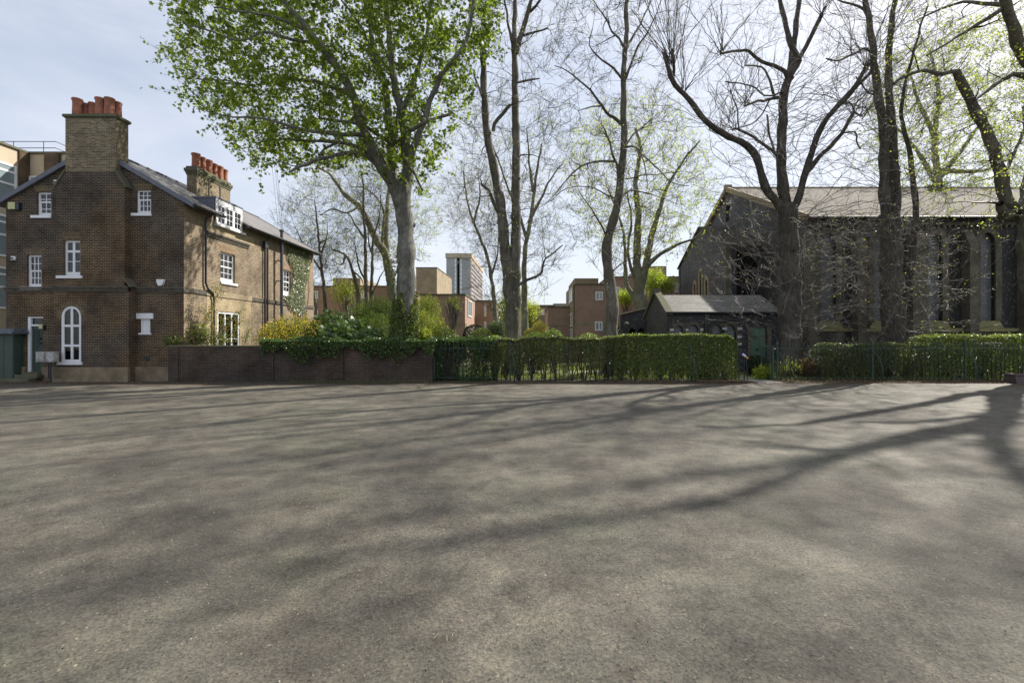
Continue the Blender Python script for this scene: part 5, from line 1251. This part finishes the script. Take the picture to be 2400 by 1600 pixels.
# ivy on its foot
iv4 = thing('ivy', 'dense ivy wrapped round the foot of the big leafy plane tree', 'ivy', A(950, 790, 24.3))
n = 9500; th = rng.uniform(0, 2*math.pi, n); z = rng.random(n)*3.1; top = 2.4+.4*np.sin(th*3+1)+.3*np.sin(th*7); keep = z+1.3 < top+1.3
xc = X_(948, 24.3); rr = .58+.2*np.clip((2.6-z)/2.6, 0, 1)+rng.normal(size=n)*.05
C = np.stack([xc+rr*np.cos(th), 24.3+rr*np.sin(th), z+1.4], 1)[z < top]
leaves('foliage', C, .105, 'leaf_hedge', iv4, up=.2); 
C = np.stack([xc-.45+rng.normal(size=500)*.16, np.full(500, 24.0)+rng.normal(size=500)*.2, 5.2+rng.normal(size=500)*.75], 1); iv5 = thing('ivy', 'small ragged ivy tuft clinging high on the left of the big pale trunk', 'ivy', A(925, 640, 24.3)); leaves('foliage', C, .085, 'leaf_ivy', iv5)

# 2. twin-stemmed tree
Y = 25.5
L2 = [Lm(Y, [(1200, 900), (1203, 785), (1200, 720), (1194, 680), (1188, 620), (1180, 560), (1176, 500), (1166, 440), (1152, 365), (1139, 298), (1134, 199), (1133, 133), (1131, 108)], .44, .13),
      Lm(Y+.1, [(1206, 790), (1206, 700), (1208, 620), (1210, 520), (1209, 398), (1209, 298), (1207, 199), (1206, 116), (1207, 40), (1207, -60), (1215, -200)], .36, .08),
      Lm(Y+.1, [(1208, 125), (1225, 73), (1245, 5), (1262, -80), (1275, -200)], .17, .05, -1),
      Lm(Y, [(1235, 35), (1255, 15), (1275, -10), (1300, -60)], .09, .04, -1),
      Lm(Y, [(1156, 308), (1159, 290), (1178, 265), (1197, 245)], .11, .09, -.4),
      Lm(Y, [(1208, 195), (1242, 189), (1265, 186)], .07, .03, -1), Lm(Y, [(1228, 84), (1255, 75), (1285, 66)], .07, .04, -1),
      Lm(Y, [(1137, 240), (1126, 219), (1113, 182)], .09, .05, 0), Lm(Y, [(1170, 500), (1156, 474), (1145, 445), (1129, 431)], .12, .07, -1),
      Lm(Y, [(1196, 690), (1212, 670), (1234, 656), (1258, 647), (1268, 640), (1271, 625), (1280, 606), (1300, 590), (1320, 575)], .1, .03, -2),
      Lm(Y, [(1200, 100), (1190, 50), (1182, 0), (1175, -60)], .09, .04, 1)]
cr2 = [(1080, 90), (1100, 260), (1080, 430), (1120, 560), (1130, 640), (1080, 700), (1160, 735), (1200, 740), (1260, 700), (1310, 640), (1330, 560), (1290, 480), (1300, 350), (1310, 200), (1340, 60), (1340, -150), (1250, -420), (1120, -380)]
tree('tall_tree', 'tall twin-stemmed bare tree with a pollarded left stem, centre of the row', A(1200, 870, Y), L2, cr2, 'bark_mid', 'twig_dark', 'leaf_bud', T_QUAD, .06, 1, .35, nt=620, tw=4, twl=.8, depth=3.0, Y=Y, trunk_n=16, subk=1.3, twr=.008, thick=1.25, spread=.2, knots=20)
# 3. sloping trunk tree
Y = 25.0
L3 = [Lm(Y, [(1434, 880), (1431, 785), (1434, 740), (1434, 700), (1427, 640), (1423, 575), (1433, 535), (1447, 480), (1457, 398), (1462, 298), (1462, 199), (1466, 100), (1469, 0), (1475, -120), (1480, -260)], .40, .07),
      Lm(Y, [(1460, 190), (1440, 160), (1414, 143), (1395, 125), (1381, 104), (1387, 70)], .07, .02, -2), Lm(Y, [(1456, 290), (1438, 275), (1421, 262), (1403, 235), (1385, 212), (1358, 190), (1332, 166), (1300, 155)], .1, .02, -2.5),
      Lm(Y, [(1464, 115), (1450, 92), (1434, 76), (1425, 55), (1418, 38), (1405, 20), (1391, 0), (1375, -30)], .07, .02, 1), Lm(Y, [(1466, 184), (1480, 145), (1497, 106), (1515, 80), (1530, 50), (1550, 0)], .08, .02, -1),
      Lm(Y, [(1470, 108), (1484, 85), (1497, 66), (1515, 30), (1527, 0), (1545, -60)], .08, .02, 2), Lm(Y, [(1463, 345), (1480, 343), (1497, 351), (1505, 370), (1511, 391), (1515, 420), (1517, 444)], .06, .02, -2),
      Lm(Y, [(1490, 350), (1520, 375), (1545, 400), (1564, 421), (1590, 432), (1615, 436)], .05, .015, -2), Lm(Y, [(1452, 430), (1448, 395), (1440, 375), (1431, 348), (1424, 322), (1418, 302)], .08, .04, -1),
      Lm(Y, [(1440, 378), (1405, 378), (1365, 388), (1330, 420), (1300, 455), (1275, 480)], .06, .02, -2), Lm(Y, [(1447, 470), (1420, 455), (1380, 440), (1330, 442), (1290, 470)], .05, .015, 2),
      Lm(Y, [(1452, 465), (1480, 445), (1515, 452), (1550, 462), (1590, 480)], .06, .015, 2), Lm(Y, [(1464, 420), (1510, 412), (1560, 405), (1600, 402)], .04, .015, 1),
      Lm(Y, [(1467, 340), (1490, 310), (1520, 285), (1545, 262)], .05, .015, 1), Lm(Y, [(1424, 560), (1405, 520), (1385, 490), (1360, 450)], .06, .02, -1.5), Lm(Y, [(1432, 640), (1455, 620), (1490, 600), (1530, 590)], .045, .015, -1)]
cr3 = [(1310, 90), (1290, 250), (1330, 400), (1290, 480), (1340, 560), (1380, 640), (1420, 700), (1470, 660), (1530, 600), (1600, 480), (1640, 400), (1560, 260), (1580, 100), (1620, -50), (1560, -380), (1400, -400), (1330, -60)]
tree('tall_tree', 'slender bare tree with a kinked sloping trunk beside the brick flats', A(1434, 870, Y), L3, cr3, 'bark_mid', 'twig_dark', 'leaf_bud', T_QUAD, .055, 1, .25, nt=620, tw=4, twl=.8, depth=3.2, Y=Y, trunk_n=14, subk=1.3, twr=.008, thick=1.25, spread=.2, knots=10)
# 4. forked lime (dark)
Y = 24.5
def brush(Y, line, r, n, ln, zr, sag=.0, Yd=0):
    """thin side shoots springing from a trunk line"""
    out = []; P = smooth_line(Lm(Y, line, r, r), .3)
    for i in range(n):
        q = P[rng.integers(0, len(P))]
        a = rng.uniform(0, 2*math.pi); d = np.array([math.cos(a), math.sin(a), rng.uniform(.0, .55)]); out.append((q[:3]+d*r*.8*[1, 1, 0], d, 1, ln))
    return out
def shootlimbs(Y, line, r, n, l0, l1, up=.35, droop=.15, rad=.011):
    out = []; P = smooth_line(Lm(Y, line, r, r), .3)
    for i in range(n):
        q = P[rng.integers(0, len(P))][:3]; a = rng.uniform(0, 2*math.pi); d = np.array([math.cos(a)*1.15, math.sin(a), up*rng.uniform(.2, 1.6)]); l = rng.uniform(l0, l1)
        sgn = rng.choice([-1, 1]); k = 8; t = np.linspace(0, 1, k)[:, None]
        side = np.cross(d, [0, 0, 1])*rng.normal()*.25
        pts = q+d*l*t+np.array([0, 0, -droop*l])*t**2*rng.uniform(-1.2, 1.6)+side*l*t**2; pts[1:] += rng.normal(size=(k-1, 3))*.02*l
        out.append([tuple(p)+(rad*(1-.6*j/k),) for j, p in enumerate(pts)])
    return out
T5 = [(1850, 880), (1853, 806), (1852, 700), (1850, 600), (1846, 516), (1843, 480)]
L4 = [Lm(Y, T5, .54, .46),
      Lm(Y, [(1836, 500), (1825, 475), (1802, 459-8), (1783, 406), (1764, 356), (1737, 333), (1691, 310), (1649, 279), (1615, 233), (1584, 199), (1569, 165), (1555, 122)], .24, .09, -2.5),
      Lm(Y, [(1843, 500), (1835, 440), (1833, 383), (1833, 287), (1837, 230), (1852, 172), (1871, 145), (1862, 120), (1848, 90), (1836, 34), (1825, -10), (1815, -90)], .30, .08),
      Lm(Y, [(1850, 185), (1857, 140), (1862, 95), (1868, 50), (1874, 0), (1880, -100), (1890, -220)], .2, .07, .5),
      Lm(Y, [(1868, 150), (1878, 128), (1902, 84), (1927, 34)], .12, .1, -1),
      Lm(Y, [(1855, 495), (1868, 470), (1887, 413), (1906, 344), (1929, 291), (1963, 249), (1998, 214), (2018, 180), (2036, 149)], .2, .08, -2),
      Lm(Y, [(1890, 405), (1921, 367), (1950, 340), (1971, 314), (1990, 285), (2001, 262)], .13, .08, .5),
      Lm(Y, [(1832, 378), (1818, 360), (1776, 329), (1730, 302), (1716, 304)], .1, .06, 1), Lm(Y, [(1837, 232), (1799, 233), (1775, 236), (1745, 245)], .09, .05, -1.5),
      Lm(Y, [(1850, 195), (1840, 170), (1825, 161), (1800, 150), (1776, 138), (1755, 122), (1737, 119), (1710, 120), (1688, 126)], .12, .05, -2), Lm(Y, [(1817, 232), (1805, 195), (1799, 176), (1783, 157), (1745, 153)], .08, .04, 1),
      Lm(Y, [(1819, 365), (1805, 320), (1797, 270)], .06, .05, 1), Lm(Y, [(1577, 185), (1580, 150), (1577, 115)], .08, .06, -2.5), Lm(Y, [(1965, 248), (1990, 240), (2005, 262), (2020, 275)], .05, .04, -2), Lm(Y, [(1975, 312), (2005, 310), (2008, 330), (2015, 350)], .045, .04, .5),
      Lm(Y, [(1733, 303), (1728, 262), (1713, 210)], .045, .03, 1), Lm(Y, [(1804, 235), (1775, 280), (1730, 300)], .04, .03, 1), Lm(Y, [(1837, 215), (1800, 225), (1760, 200), (1700, 190)], .05, .03, -2.2)]
sh4 = shootlimbs(Y, T5+[(1835, 440)], .42, 130, 1.6, 4.6, .3, .3, .014)
sh4 += shootlimbs(Y-1.2, [(1790, 430), (1764, 356), (1700, 315), (1649, 279)], .1, 34, 1.2, 3.4, .7, .1, .012)+shootlimbs(Y, [(1833, 400), (1833, 287), (1850, 180)], .25, 50, 1.4, 3.6, .5, .1, .012)+shootlimbs(Y-.8, [(1887, 413), (1929, 291), (2000, 214)], .12, 34, 1.2, 3.2, .6, .1, .012)
def broom(Y, px, py, n, l0, l1, spread=.35, dirx=0, rad=.016):
    out = []; q = np.array(A(px, py, Y))
    for i in range(n):
        d = np.array([dirx+rng.normal()*spread, rng.normal()*spread, 1.0]); d /= np.linalg.norm(d); l = rng.uniform(l0, l1); k = 8; t = np.linspace(0, 1, k)[:, None]
        pts = q+rng.normal(size=3)*.08+d*l*t+np.array([d[0]*.4, d[1]*.4, -.05])*l*t**2*rng.uniform(-.3, 1); pts[1:] += rng.normal(size=(k-1, 3))*.02
        out.append([tuple(p)+(rad*(1-.65*j/k),) for j, p in enumerate(pts)])
    return out
sh4 += broom(Y-2.5, 1575, 150, 26, 2.2, 5.5, .38, -.05)+broom(Y-2.3, 1600, 215, 12, 1.5, 3.5, .4, .2)+broom(Y-2, 1690, 126, 14, 1.2, 3, .45)+broom(Y-1.5, 1745, 245, 10, 1, 2.4, .6, -.3)+broom(Y+1, 1720, 304, 12, 1, 2.6, .6, -.3)+broom(Y-2, 2030, 160, 18, 1.5, 4, .5)+broom(Y+.5, 2001, 262, 12, 1, 2.6, .5, .3)+broom(Y+.5, 1745, 153, 10, 1, 2.4, .5, -.3)+broom(Y-1, 1925, 40, 14, 1.5, 4, .4, .2)+broom(Y-2.4, 2018, 275, 8, .8, 2, .7, .4)
cr4 = [(1540, 60), (1590, 250), (1700, 350), (1690, 460), (1660, 560), (1640, 640), (1700, 730), (1800, 790), (1900, 790), (2000, 720), (2040, 600), (2000, 480), (2030, 330), (2080, 150), (2080, -60), (2000, -420), (1760, -430), (1580, -150)]
def tip(shs, every=1, cnt=2, ln=.6): return [(np.array(s[j][:3]), np.array(s[-1][:3])-np.array(s[-3][:3]), cnt, ln) for s in shs for j in (3, 5, 7)]
tree('lime_tree', 'dark forked lime tree with pollarded arms and thin shoots before the church gable', A(1850, 870, Y), L4+sh4, cr4, 'bark_dark', 'shoot', 'leaf_bud', T_QUAD, .06, 1, .12, nt=620, tw=3, twl=.9, depth=3.6, Y=Y, trunk_n=20, subk=1.0, shoots=tip(sh4), twr=.006, thick=1.0, spread=.16, knots=50)
# 5. double-stemmed lime
Y = 24.8
T6 = [(2096, 880), (2094, 800), (2092, 720), (2090, 640), (2088, 560), (2086, 500)]
L5 = [Lm(Y, T6, .56, .48), Lm(Y, [(2082, 540), (2075, 480), (2072, 400), (2070, 306), (2059, 230), (2050, 160), (2045, 100), (2035, 40), (2022, -20), (2005, -120), (1995, -230)], .28, .09, -.5),
      Lm(Y+.1, [(2094, 540), (2098, 480), (2095, 400), (2093, 344), (2088, 280), (2085, 230), (2082, 160), (2083, 115), (2090, 50), (2098, -10), (2105, -120), (2100, -250)], .28, .09, .5),
      Lm(Y+.3, [(2112, 740), (2125, 690), (2133, 643), (2141, 580), (2144, 520), (2146, 480), (2142, 430), (2135, 380), (2128, 344), (2118, 300), (2112, 260), (2118, 215), (2126, 175), (2138, 135), (2147, 96), (2160, 50), (2175, 10)], .2, .04, 0),
      Lm(Y, [(2050, 160), (2020, 190), (1990, 225), (1975, 245)], .1, .05, -1.5), Lm(Y, [(2048, 125), (2025, 115), (1995, 130), (1960, 143), (1935, 138)], .08, .03, -2), Lm(Y, [(2042, 40), (2010, 15), (1975, 3), (1940, -10)], .09, .03, 1),
      Lm(Y, [(2058, 225), (2035, 218), (2020, 200), (2005, 180)], .05, .03, -1), Lm(Y, [(2075, 230), (2045, 245), (2022, 280)], .04, .02, -1)]
sh5 = shootlimbs(Y, T6+[(2086, 430)], .45, 130, 1.6, 4.6, .3, .3, .014)+shootlimbs(Y, [(2085, 440), (2080, 300), (2070, 150), (2070, 0), (2070, -150)], .25, 90, 1.4, 3.8, .6, .1, .012)+shootlimbs(Y, [(2140, 520), (2130, 340), (2145, 100)], .12, 46, 1.2, 3.4, .7, .05, .012)
cr5 = [(1930, 60), (1960, 250), (1980, 420), (1960, 560), (1960, 700), (2020, 780), (2180, 790), (2240, 700), (2230, 560), (2220, 400), (2230, 200), (2260, 20), (2250, -300), (2060, -480), (1930, -260)]
tree('lime_tree', 'dark double-stemmed lime tree with masses of thin shoots before the nave windows', A(2096, 870, Y), L5+sh5, cr5, 'bark_dark', 'shoot', 'leaf_bud', T_QUAD, .065, 1, .25, nt=620, tw=3, twl=.9, depth=3.4, Y=Y, trunk_n=20, subk=1.0, shoots=tip(sh5), twr=.006, thick=1.0, spread=.16, knots=50)
# 6. right-edge plane, trunk beyond the frame
Y = 22.9
L6 = [Lm(Y, [(2470, 900), (2462, 800), (2445, 720), (2428, 640), (2420, 560), (2432, 480), (2450, 400), (2470, 300), (2485, 200), (2505, 60), (2560, -120), (2650, -320), (2720, -480)], .82, .1, -2.8),
      Lm(Y, [(2425, 540), (2385, 500), (2365, 478), (2352, 450), (2342, 402), (2323, 333), (2296, 279), (2269, 226), (2255, 195), (2242, 168)], .34, .15, -2.0),
      Lm(Y-2, [(2242, 168), (2225, 168), (2208, 172), (2180, 168), (2151, 168), (2120, 178), (2097, 195)], .11, .06, -1),
      Lm(Y-.5, [(2360, 505), (2350, 495), (2342, 478)], .28, .14, -.6),
      Lm(Y-2, [(2480, 250), (2440, 170), (2400, 130), (2376, 69), (2358, 10), (2350, -60), (2340, -160)], .3, .12, -3),
      Lm(Y-3, [(2372, 60), (2356, 22), (2310, 48), (2265, 73), (2220, 100), (2170, 130)], .12, .03, -1), Lm(Y-3, [(2358, 10), (2300, 8), (2255, 7), (2205, 20), (2150, 45)], .1, .03, 2),
      Lm(Y-1, [(2470, 230), (2400, 178), (2361, 180), (2330, 200), (2300, 222), (2284, 235)], .15, .05, -2), Lm(Y-1.5, [(2300, 285), (2290, 250), (2284, 233)], .05, .03, 0),
      Lm(Y, [(2345, 410), (2370, 380), (2390, 330), (2410, 280)], .1, .05, 2), Lm(Y, [(2425, 560), (2400, 470), (2410, 380), (2400, 250)], .25, .08, 4), Lm(Y-4.5, [(2345, -140), (2250, -260), (2130, -360), (2020, -430)], .14, .04, 1), Lm(Y, [(2485, 60), (2420, -120), (2300, -300), (2230, -480)], .25, .05, 2)]
cr6 = [(2060, 70), (2110, 230), (2160, 320), (2140, 420), (2230, 500), (2300, 540), (2400, 520), (2560, 440), (2700, 300), (2750, 0), (2800, -400), (2600, -720), (2250, -720), (1980, -560), (1900, -250), (2060, -60)]
tree('plane_tree', 'huge plane tree at the right edge with a kinked limb and young yellow-green leaves', (X_(2470, Y), Y, 0), L6, cr6, 'bark_mid', 'twig_dark', 'leaf_small', T_QUAD, .085, 5, .7, nt=1300, tw=3, twl=.8, depth=6.0, Y=Y, trunk_n=22, subk=1.2, twr=.007, thick=1.2, spread=.22, knots=30)
# 7. pale plane behind, right of centre
Y = 38
L7 = [Lm(Y, [(1505, 790), (1503, 722), (1500, 690), (1497, 660), (1494, 632), (1494, 560), (1496, 500), (1490, 430), (1500, 350), (1490, 300)], .62, .1),
      Lm(Y, [(1500, 690), (1512, 630), (1526, 559), (1536, 525), (1543, 500), (1555, 460), (1566, 433), (1600, 380), (1640, 330)], .34, .06, -2), Lm(Y, [(1506, 650), (1522, 618), (1549, 596), (1575, 580), (1599, 569), (1632, 555), (1665, 520)], .22, .05, -3),
      Lm(Y, [(1502, 730), (1488, 700), (1470, 668), (1465, 620), (1466, 599), (1460, 540), (1440, 480), (1420, 430)], .28, .05, 2), Lm(Y, [(1494, 660), (1480, 630), (1472, 590), (1480, 520), (1470, 450)], .18, .05, -2)]
cr7 = [(1340, 330), (1330, 450), (1380, 560), (1420, 620), (1500, 600), (1580, 600), (1640, 580), (1680, 480), (1660, 360), (1600, 280), (1520, 230), (1420, 240)]
tree('plane_tree', 'pale-limbed spreading plane tree behind, left of the church', A(1505, 843, Y), L7, cr7, 'bark_pale', 'twig', 'leaf_small', T_QUAD, .125, 5, .85, nt=600, tw=3, twl=1.1, depth=5.0, Y=Y, subk=1.0, twr=.009, knots=6)
# 8. pale plane behind the big trunk, left
Y = 48
L8 = [Lm(Y, [(925, 800), (922, 720), (915, 650), (905, 600), (879, 556), (856, 506), (835, 478), (809, 456), (790, 430), (773, 407), (740, 390)], .6, .08, -2),
      Lm(Y, [(922, 740), (912, 640), (905, 560), (908, 480), (912, 420), (900, 350)], .42, .09, 2), Lm(Y, [(920, 700), (902, 620), (895, 560), (900, 500), (880, 460), (850, 440), (820, 437)], .2, .05, 0),
      Lm(Y, [(930, 640), (940, 610), (960, 600), (985, 612)], .12, .04, -2), Lm(Y, [(840, 485), (810, 500), (780, 490), (750, 505)], .12, .04, -3)]
cr8 = [(700, 430), (690, 520), (730, 600), (800, 640), (900, 640), (1000, 600), (1040, 520), (1030, 430), (960, 380), (860, 340), (760, 370)]
tree('plane_tree', 'pale-limbed plane tree partly hidden behind the big leafy trunk', A(925, 850, Y), L8, cr8, 'bark_pale', 'twig', 'leaf_small', T_QUAD, .13, 3, .7, nt=480, tw=4, twl=1.2, depth=4.5, Y=Y, subk=1.0, twr=.008)
# 9-12 thinner dark trees left
def thin(label, Y, lines, crown, nt=160, leafp=.3, r=.16, bark_='bark_mid', tmat='twig_dark', leafm='leaf_bud', tw=4, name='young_tree', lsz=.06):
    L_ = [Lm(Y, lines[0], r, r*.2)]+[Lm(Y, l, r*.5, r*.12, rng.uniform(-1, 1)) for l in lines[1:]]
    tree(name, label, A(lines[0][0][0], 790+F*EYE/Y, Y), L_, crown, bark_, tmat, leafm, T_QUAD, lsz, 3 if lsz > .07 else 1, leafp, nt=nt, tw=tw, twl=.9*max(1, Y/40), depth=2.2*max(1, Y/30), Y=Y, subk=1.1, twr=.0055*Y/30, trunk_n=10)
thin('slim dark tree just right of the house corner', 43, [[(764, 868), (762, 722), (758, 660), (750, 599), (745, 540), (741, 499), (738, 470)], [(755, 640), (730, 600), (705, 560), (690, 530)], [(751, 600), (765, 560), (768, 522)], [(748, 570), (780, 555)]], [(650, 470), (640, 520), (700, 600), (730, 680), (790, 660), (790, 560), (800, 470), (740, 420)], 230, .5, r=.2, tw=4)
thin('slim dark tree stem between the slim corner tree and the leafy plane', 44, [[(860, 860), (859, 715), (857, 640), (856, 566), (853, 500), (851, 433), (845, 400)], [(857, 660), (840, 620), (830, 560)], [(856, 560), (835, 530), (815, 500), (770, 490)]], [(780, 420), (790, 520), (830, 600), (900, 600), (910, 480), (880, 400), (820, 390)], 190, .4, r=.24)
thin('leaning dark tree stem next to the leafy plane trunk', 44.5, [[(868, 860), (870, 708), (872, 640), (873, 582), (880, 540), (889, 509), (893, 450)], [(873, 600), (864, 560), (862, 520)], [(873, 690), (890, 650), (905, 625)]], [(830, 440), (850, 560), (880, 620), (930, 560), (930, 460), (890, 420)], 150, .3, r=.2)
thin('low dark tree arching left before the tan flats', 43.5, [[(842, 860), (840, 712), (834, 660), (826, 632), (815, 605), (800, 592), (785, 586), (776, 580)], [(826, 635), (845, 650), (852, 670)], [(810, 600), (800, 620), (780, 610)]], [(745, 560), (760, 640), (830, 650), (860, 600), (820, 560)], 80, .15, r=.22)
thin('small dark stump-stemmed tree at the corner of the brick house', 42, [[(742, 870), (740, 720), (735, 690), (733, 650), (728, 610)], [(737, 690), (722, 660), (715, 640)]], [(690, 560), (700, 640), (740, 690), (770, 620), (740, 560)], 90, .2, r=.17)
# background trees
thin('pale bare tree behind the twin-stemmed tree', 37, [[(1232, 830), (1230, 700), (1228, 640), (1232, 580), (1242, 520), (1255, 431), (1262, 380), (1270, 340)], [(1235, 560), (1215, 500), (1190, 440), (1170, 380), (1150, 330)], [(1240, 520), (1265, 470), (1290, 420), (1320, 380)], [(1250, 450), (1240, 380), (1235, 300)]], [(1050, 320), (1045, 450), (1090, 560), (1180, 600), (1290, 600), (1340, 500), (1340, 360), (1280, 250), (1160, 230), (1090, 260)], 420, .5, r=.3, bark_='bark_pale', tmat='twig', leafm='leaf_small', name='plane_tree', tw=4, lsz=.08)
thin('pale slim tree left of the twin-stemmed tree', 34, [[(1168, 850), (1160, 720), (1150, 640), (1135, 580), (1110, 520), (1095, 470), (1085, 400)], [(1150, 650), (1165, 600), (1170, 540)], [(1110, 520), (1125, 460), (1120, 400)]], [(1040, 420), (1050, 520), (1090, 620), (1180, 640), (1190, 500), (1130, 380)], 230, .7, r=.2, bark_='bark_pale', tmat='twig', leafm='leaf_small')
thin('pale spreading plane tree beyond the church roof, full of young yellow-green leaf', 62, [[(2210, 900), (2205, 600), (2200, 440), (2190, 330), (2200, 220), (2180, 120)], [(2200, 440), (2140, 340), (2080, 280)], [(2200, 420), (2270, 330), (2330, 240)], [(2195, 330), (2150, 230), (2130, 150)], [(2200, 400), (2300, 400), (2370, 370)]], [(2020, 300), (2060, 400), (2150, 450), (2420, 460), (2560, 380), (2560, 100), (2400, 30), (2200, 60), (2080, 160)], 900, .9, r=.7, bark_='bark_pale', tmat='twig_pale', leafm='leaf_small', name='plane_tree', tw=5, lsz=.2)
def leafy(label, Y, blobs, mat, size, n, trunkpx, name='garden_tree', shell=.8):
    x, _, _ = A(trunkpx, 0, Y); r = thing(name, label, 'tree', (x, Y, 0)); m = []
    top = max(c[2] for c, rr in blobs)
    m.append((np.array([[x, Y, 0], [x+.1, Y, top*.5], [x, Y, top]]), np.array([.16, .12, .05]), 8))
    for c, rr in blobs:
        for i in range(22):
            d = rng.normal(size=3)*.5; e = np.array(c)+d*np.array(rr); b0 = np.array([x, Y, top*rng.uniform(.35, .8)]); m.append((np.array([b0, (b0+e)/2+[0, 0, .2], e]), np.array([.04, .025, .01]), 4))
    link('trunk', strips_mesh(m), 'twig', r)
    tot = sum(b[1][0]*b[1][2] for b in blobs); C = np.concatenate([ell(int(n*b[1][0]*b[1][2]/tot), b[0], b[1], shell, lump=.2) for b in blobs]); leaves('crown', C, size, mat, r)
def bl(px0, px1, py0, py1, Y, d=.9): x0, x1 = X_(px0, Y), X_(px1, Y); z1, z0 = Z_(py0, Y), Z_(py1, Y); return (((x0+x1)/2, Y, (z0+z1)/2), ((x1-x0)/2, (x1-x0)/2*d, (z1-z0)/2))
leafy('fresh green tree behind the twin-stemmed tree between the flats', 42, [bl(1155, 1215, 690, 790, 42), bl(1170, 1240, 660, 740, 43)], 'leaf_lime', .13, 5000, 1185)
leafy('feathery pale green tree in front of the far tan flats', 45, [bl(1215, 1268, 700, 770, 45)], 'leaf_small', .13, 2800, 1240, shell=1.2)
leafy('yellow-green tree before the red flats left of the church', 46, [bl(1505, 1560, 622, 700, 46), bl(1535, 1590, 645, 690, 46)], 'leaf_lime', .14, 4200, 1530, shell=1.1)
leafy('small yellow-green tree by the flint garden range', 44, [bl(1445, 1490, 675, 720, 44)], 'leaf_lime', .13, 1800, 1468, shell=1.1)
leafy('sprawling light green tree before the red block under the tower', 33, [bl(1035, 1085, 690, 720, 33), bl(1050, 1090, 705, 735, 33)], 'leaf_lime', .09, 420, 1062, shell=1.3)
leafy('light green tree over the brick flats left of the leafy trunk', 44, [bl(770, 850, 650, 720, 44)], 'leaf_small', .12, 2200, 812, shell=1.3)

# unseen trees added beyond the right edge only to shade the yard
for (px, Yo, lab, nt_, sd_) in ((2790, 21.0, 'unseen bare plane tree added beyond the right edge for shade, nearer one', 500, 3), (3150, 19.0, 'unseen bare plane tree added beyond the right edge for shade, farther one', 450, 4)):
    Y = Yo; d = px
    Lx = [Lm(Y, [(d, 900), (d-10, 700), (d+5, 500), (d-5, 300), (d+15, 100), (d, -200)], .5, .12), Lm(Y, [(d, 450), (d-90, 300), (d-150, 120), (d-230, -80)], .26, .06, -2), Lm(Y, [(d, 400), (d+90, 250), (d+160, 50), (d+200, -150)], .26, .06, 2), Lm(Y, [(d, 260), (d-60, 100), (d-80, -150)], .2, .05, 3)]
    tree('plane_tree', lab, (X_(d, Y), Y, 0), Lx, [(d-330, 100), (d-300, 330), (d-100, 420), (d+150, 420), (d+330, 250), (d+330, -150), (d+100, -450), (d-200, -400)], 'bark_mid', 'twig_dark', 'leaf_small', T_QUAD, .1, 4, .7, nt=nt_, tw=3, twl=.8, depth=5, Y=Y, subk=1.2, twr=.006)

# every repeated top-level kind carries a group
from collections import defaultdict
gd = defaultdict(list)
for o in list(COL.objects):
    if o.parent is None and 'category' in o.keys(): gd[o.name.split('.')[0]].append(o)
GN = {'plane_tree': 'plane trees', 'tall_tree': 'tall bare trees in the row behind the hedge', 'lime_tree': 'dark lime trees before the church', 'young_tree': 'slim trees in the garden', 'brick_flats': 'brick flats beyond the garden',
      'clipped_shrub': 'round clipped shrubs in the garden', 'hedge': 'hedges behind the railings', 'ivy': 'ivy', 'garden_tree': 'small leafy trees in the garden', 'tall_shrub': 'tall loose shrubs', 'broad_shrub': 'broad green bushes', 'dark_shrub': 'dark bushes'}
for k, v_ in gd.items():
    if len(v_) > 1:
        for o in v_:
            if 'group' not in o.keys(): o['group'] = GN.get(k, k.replace('_', ' ')+'s')
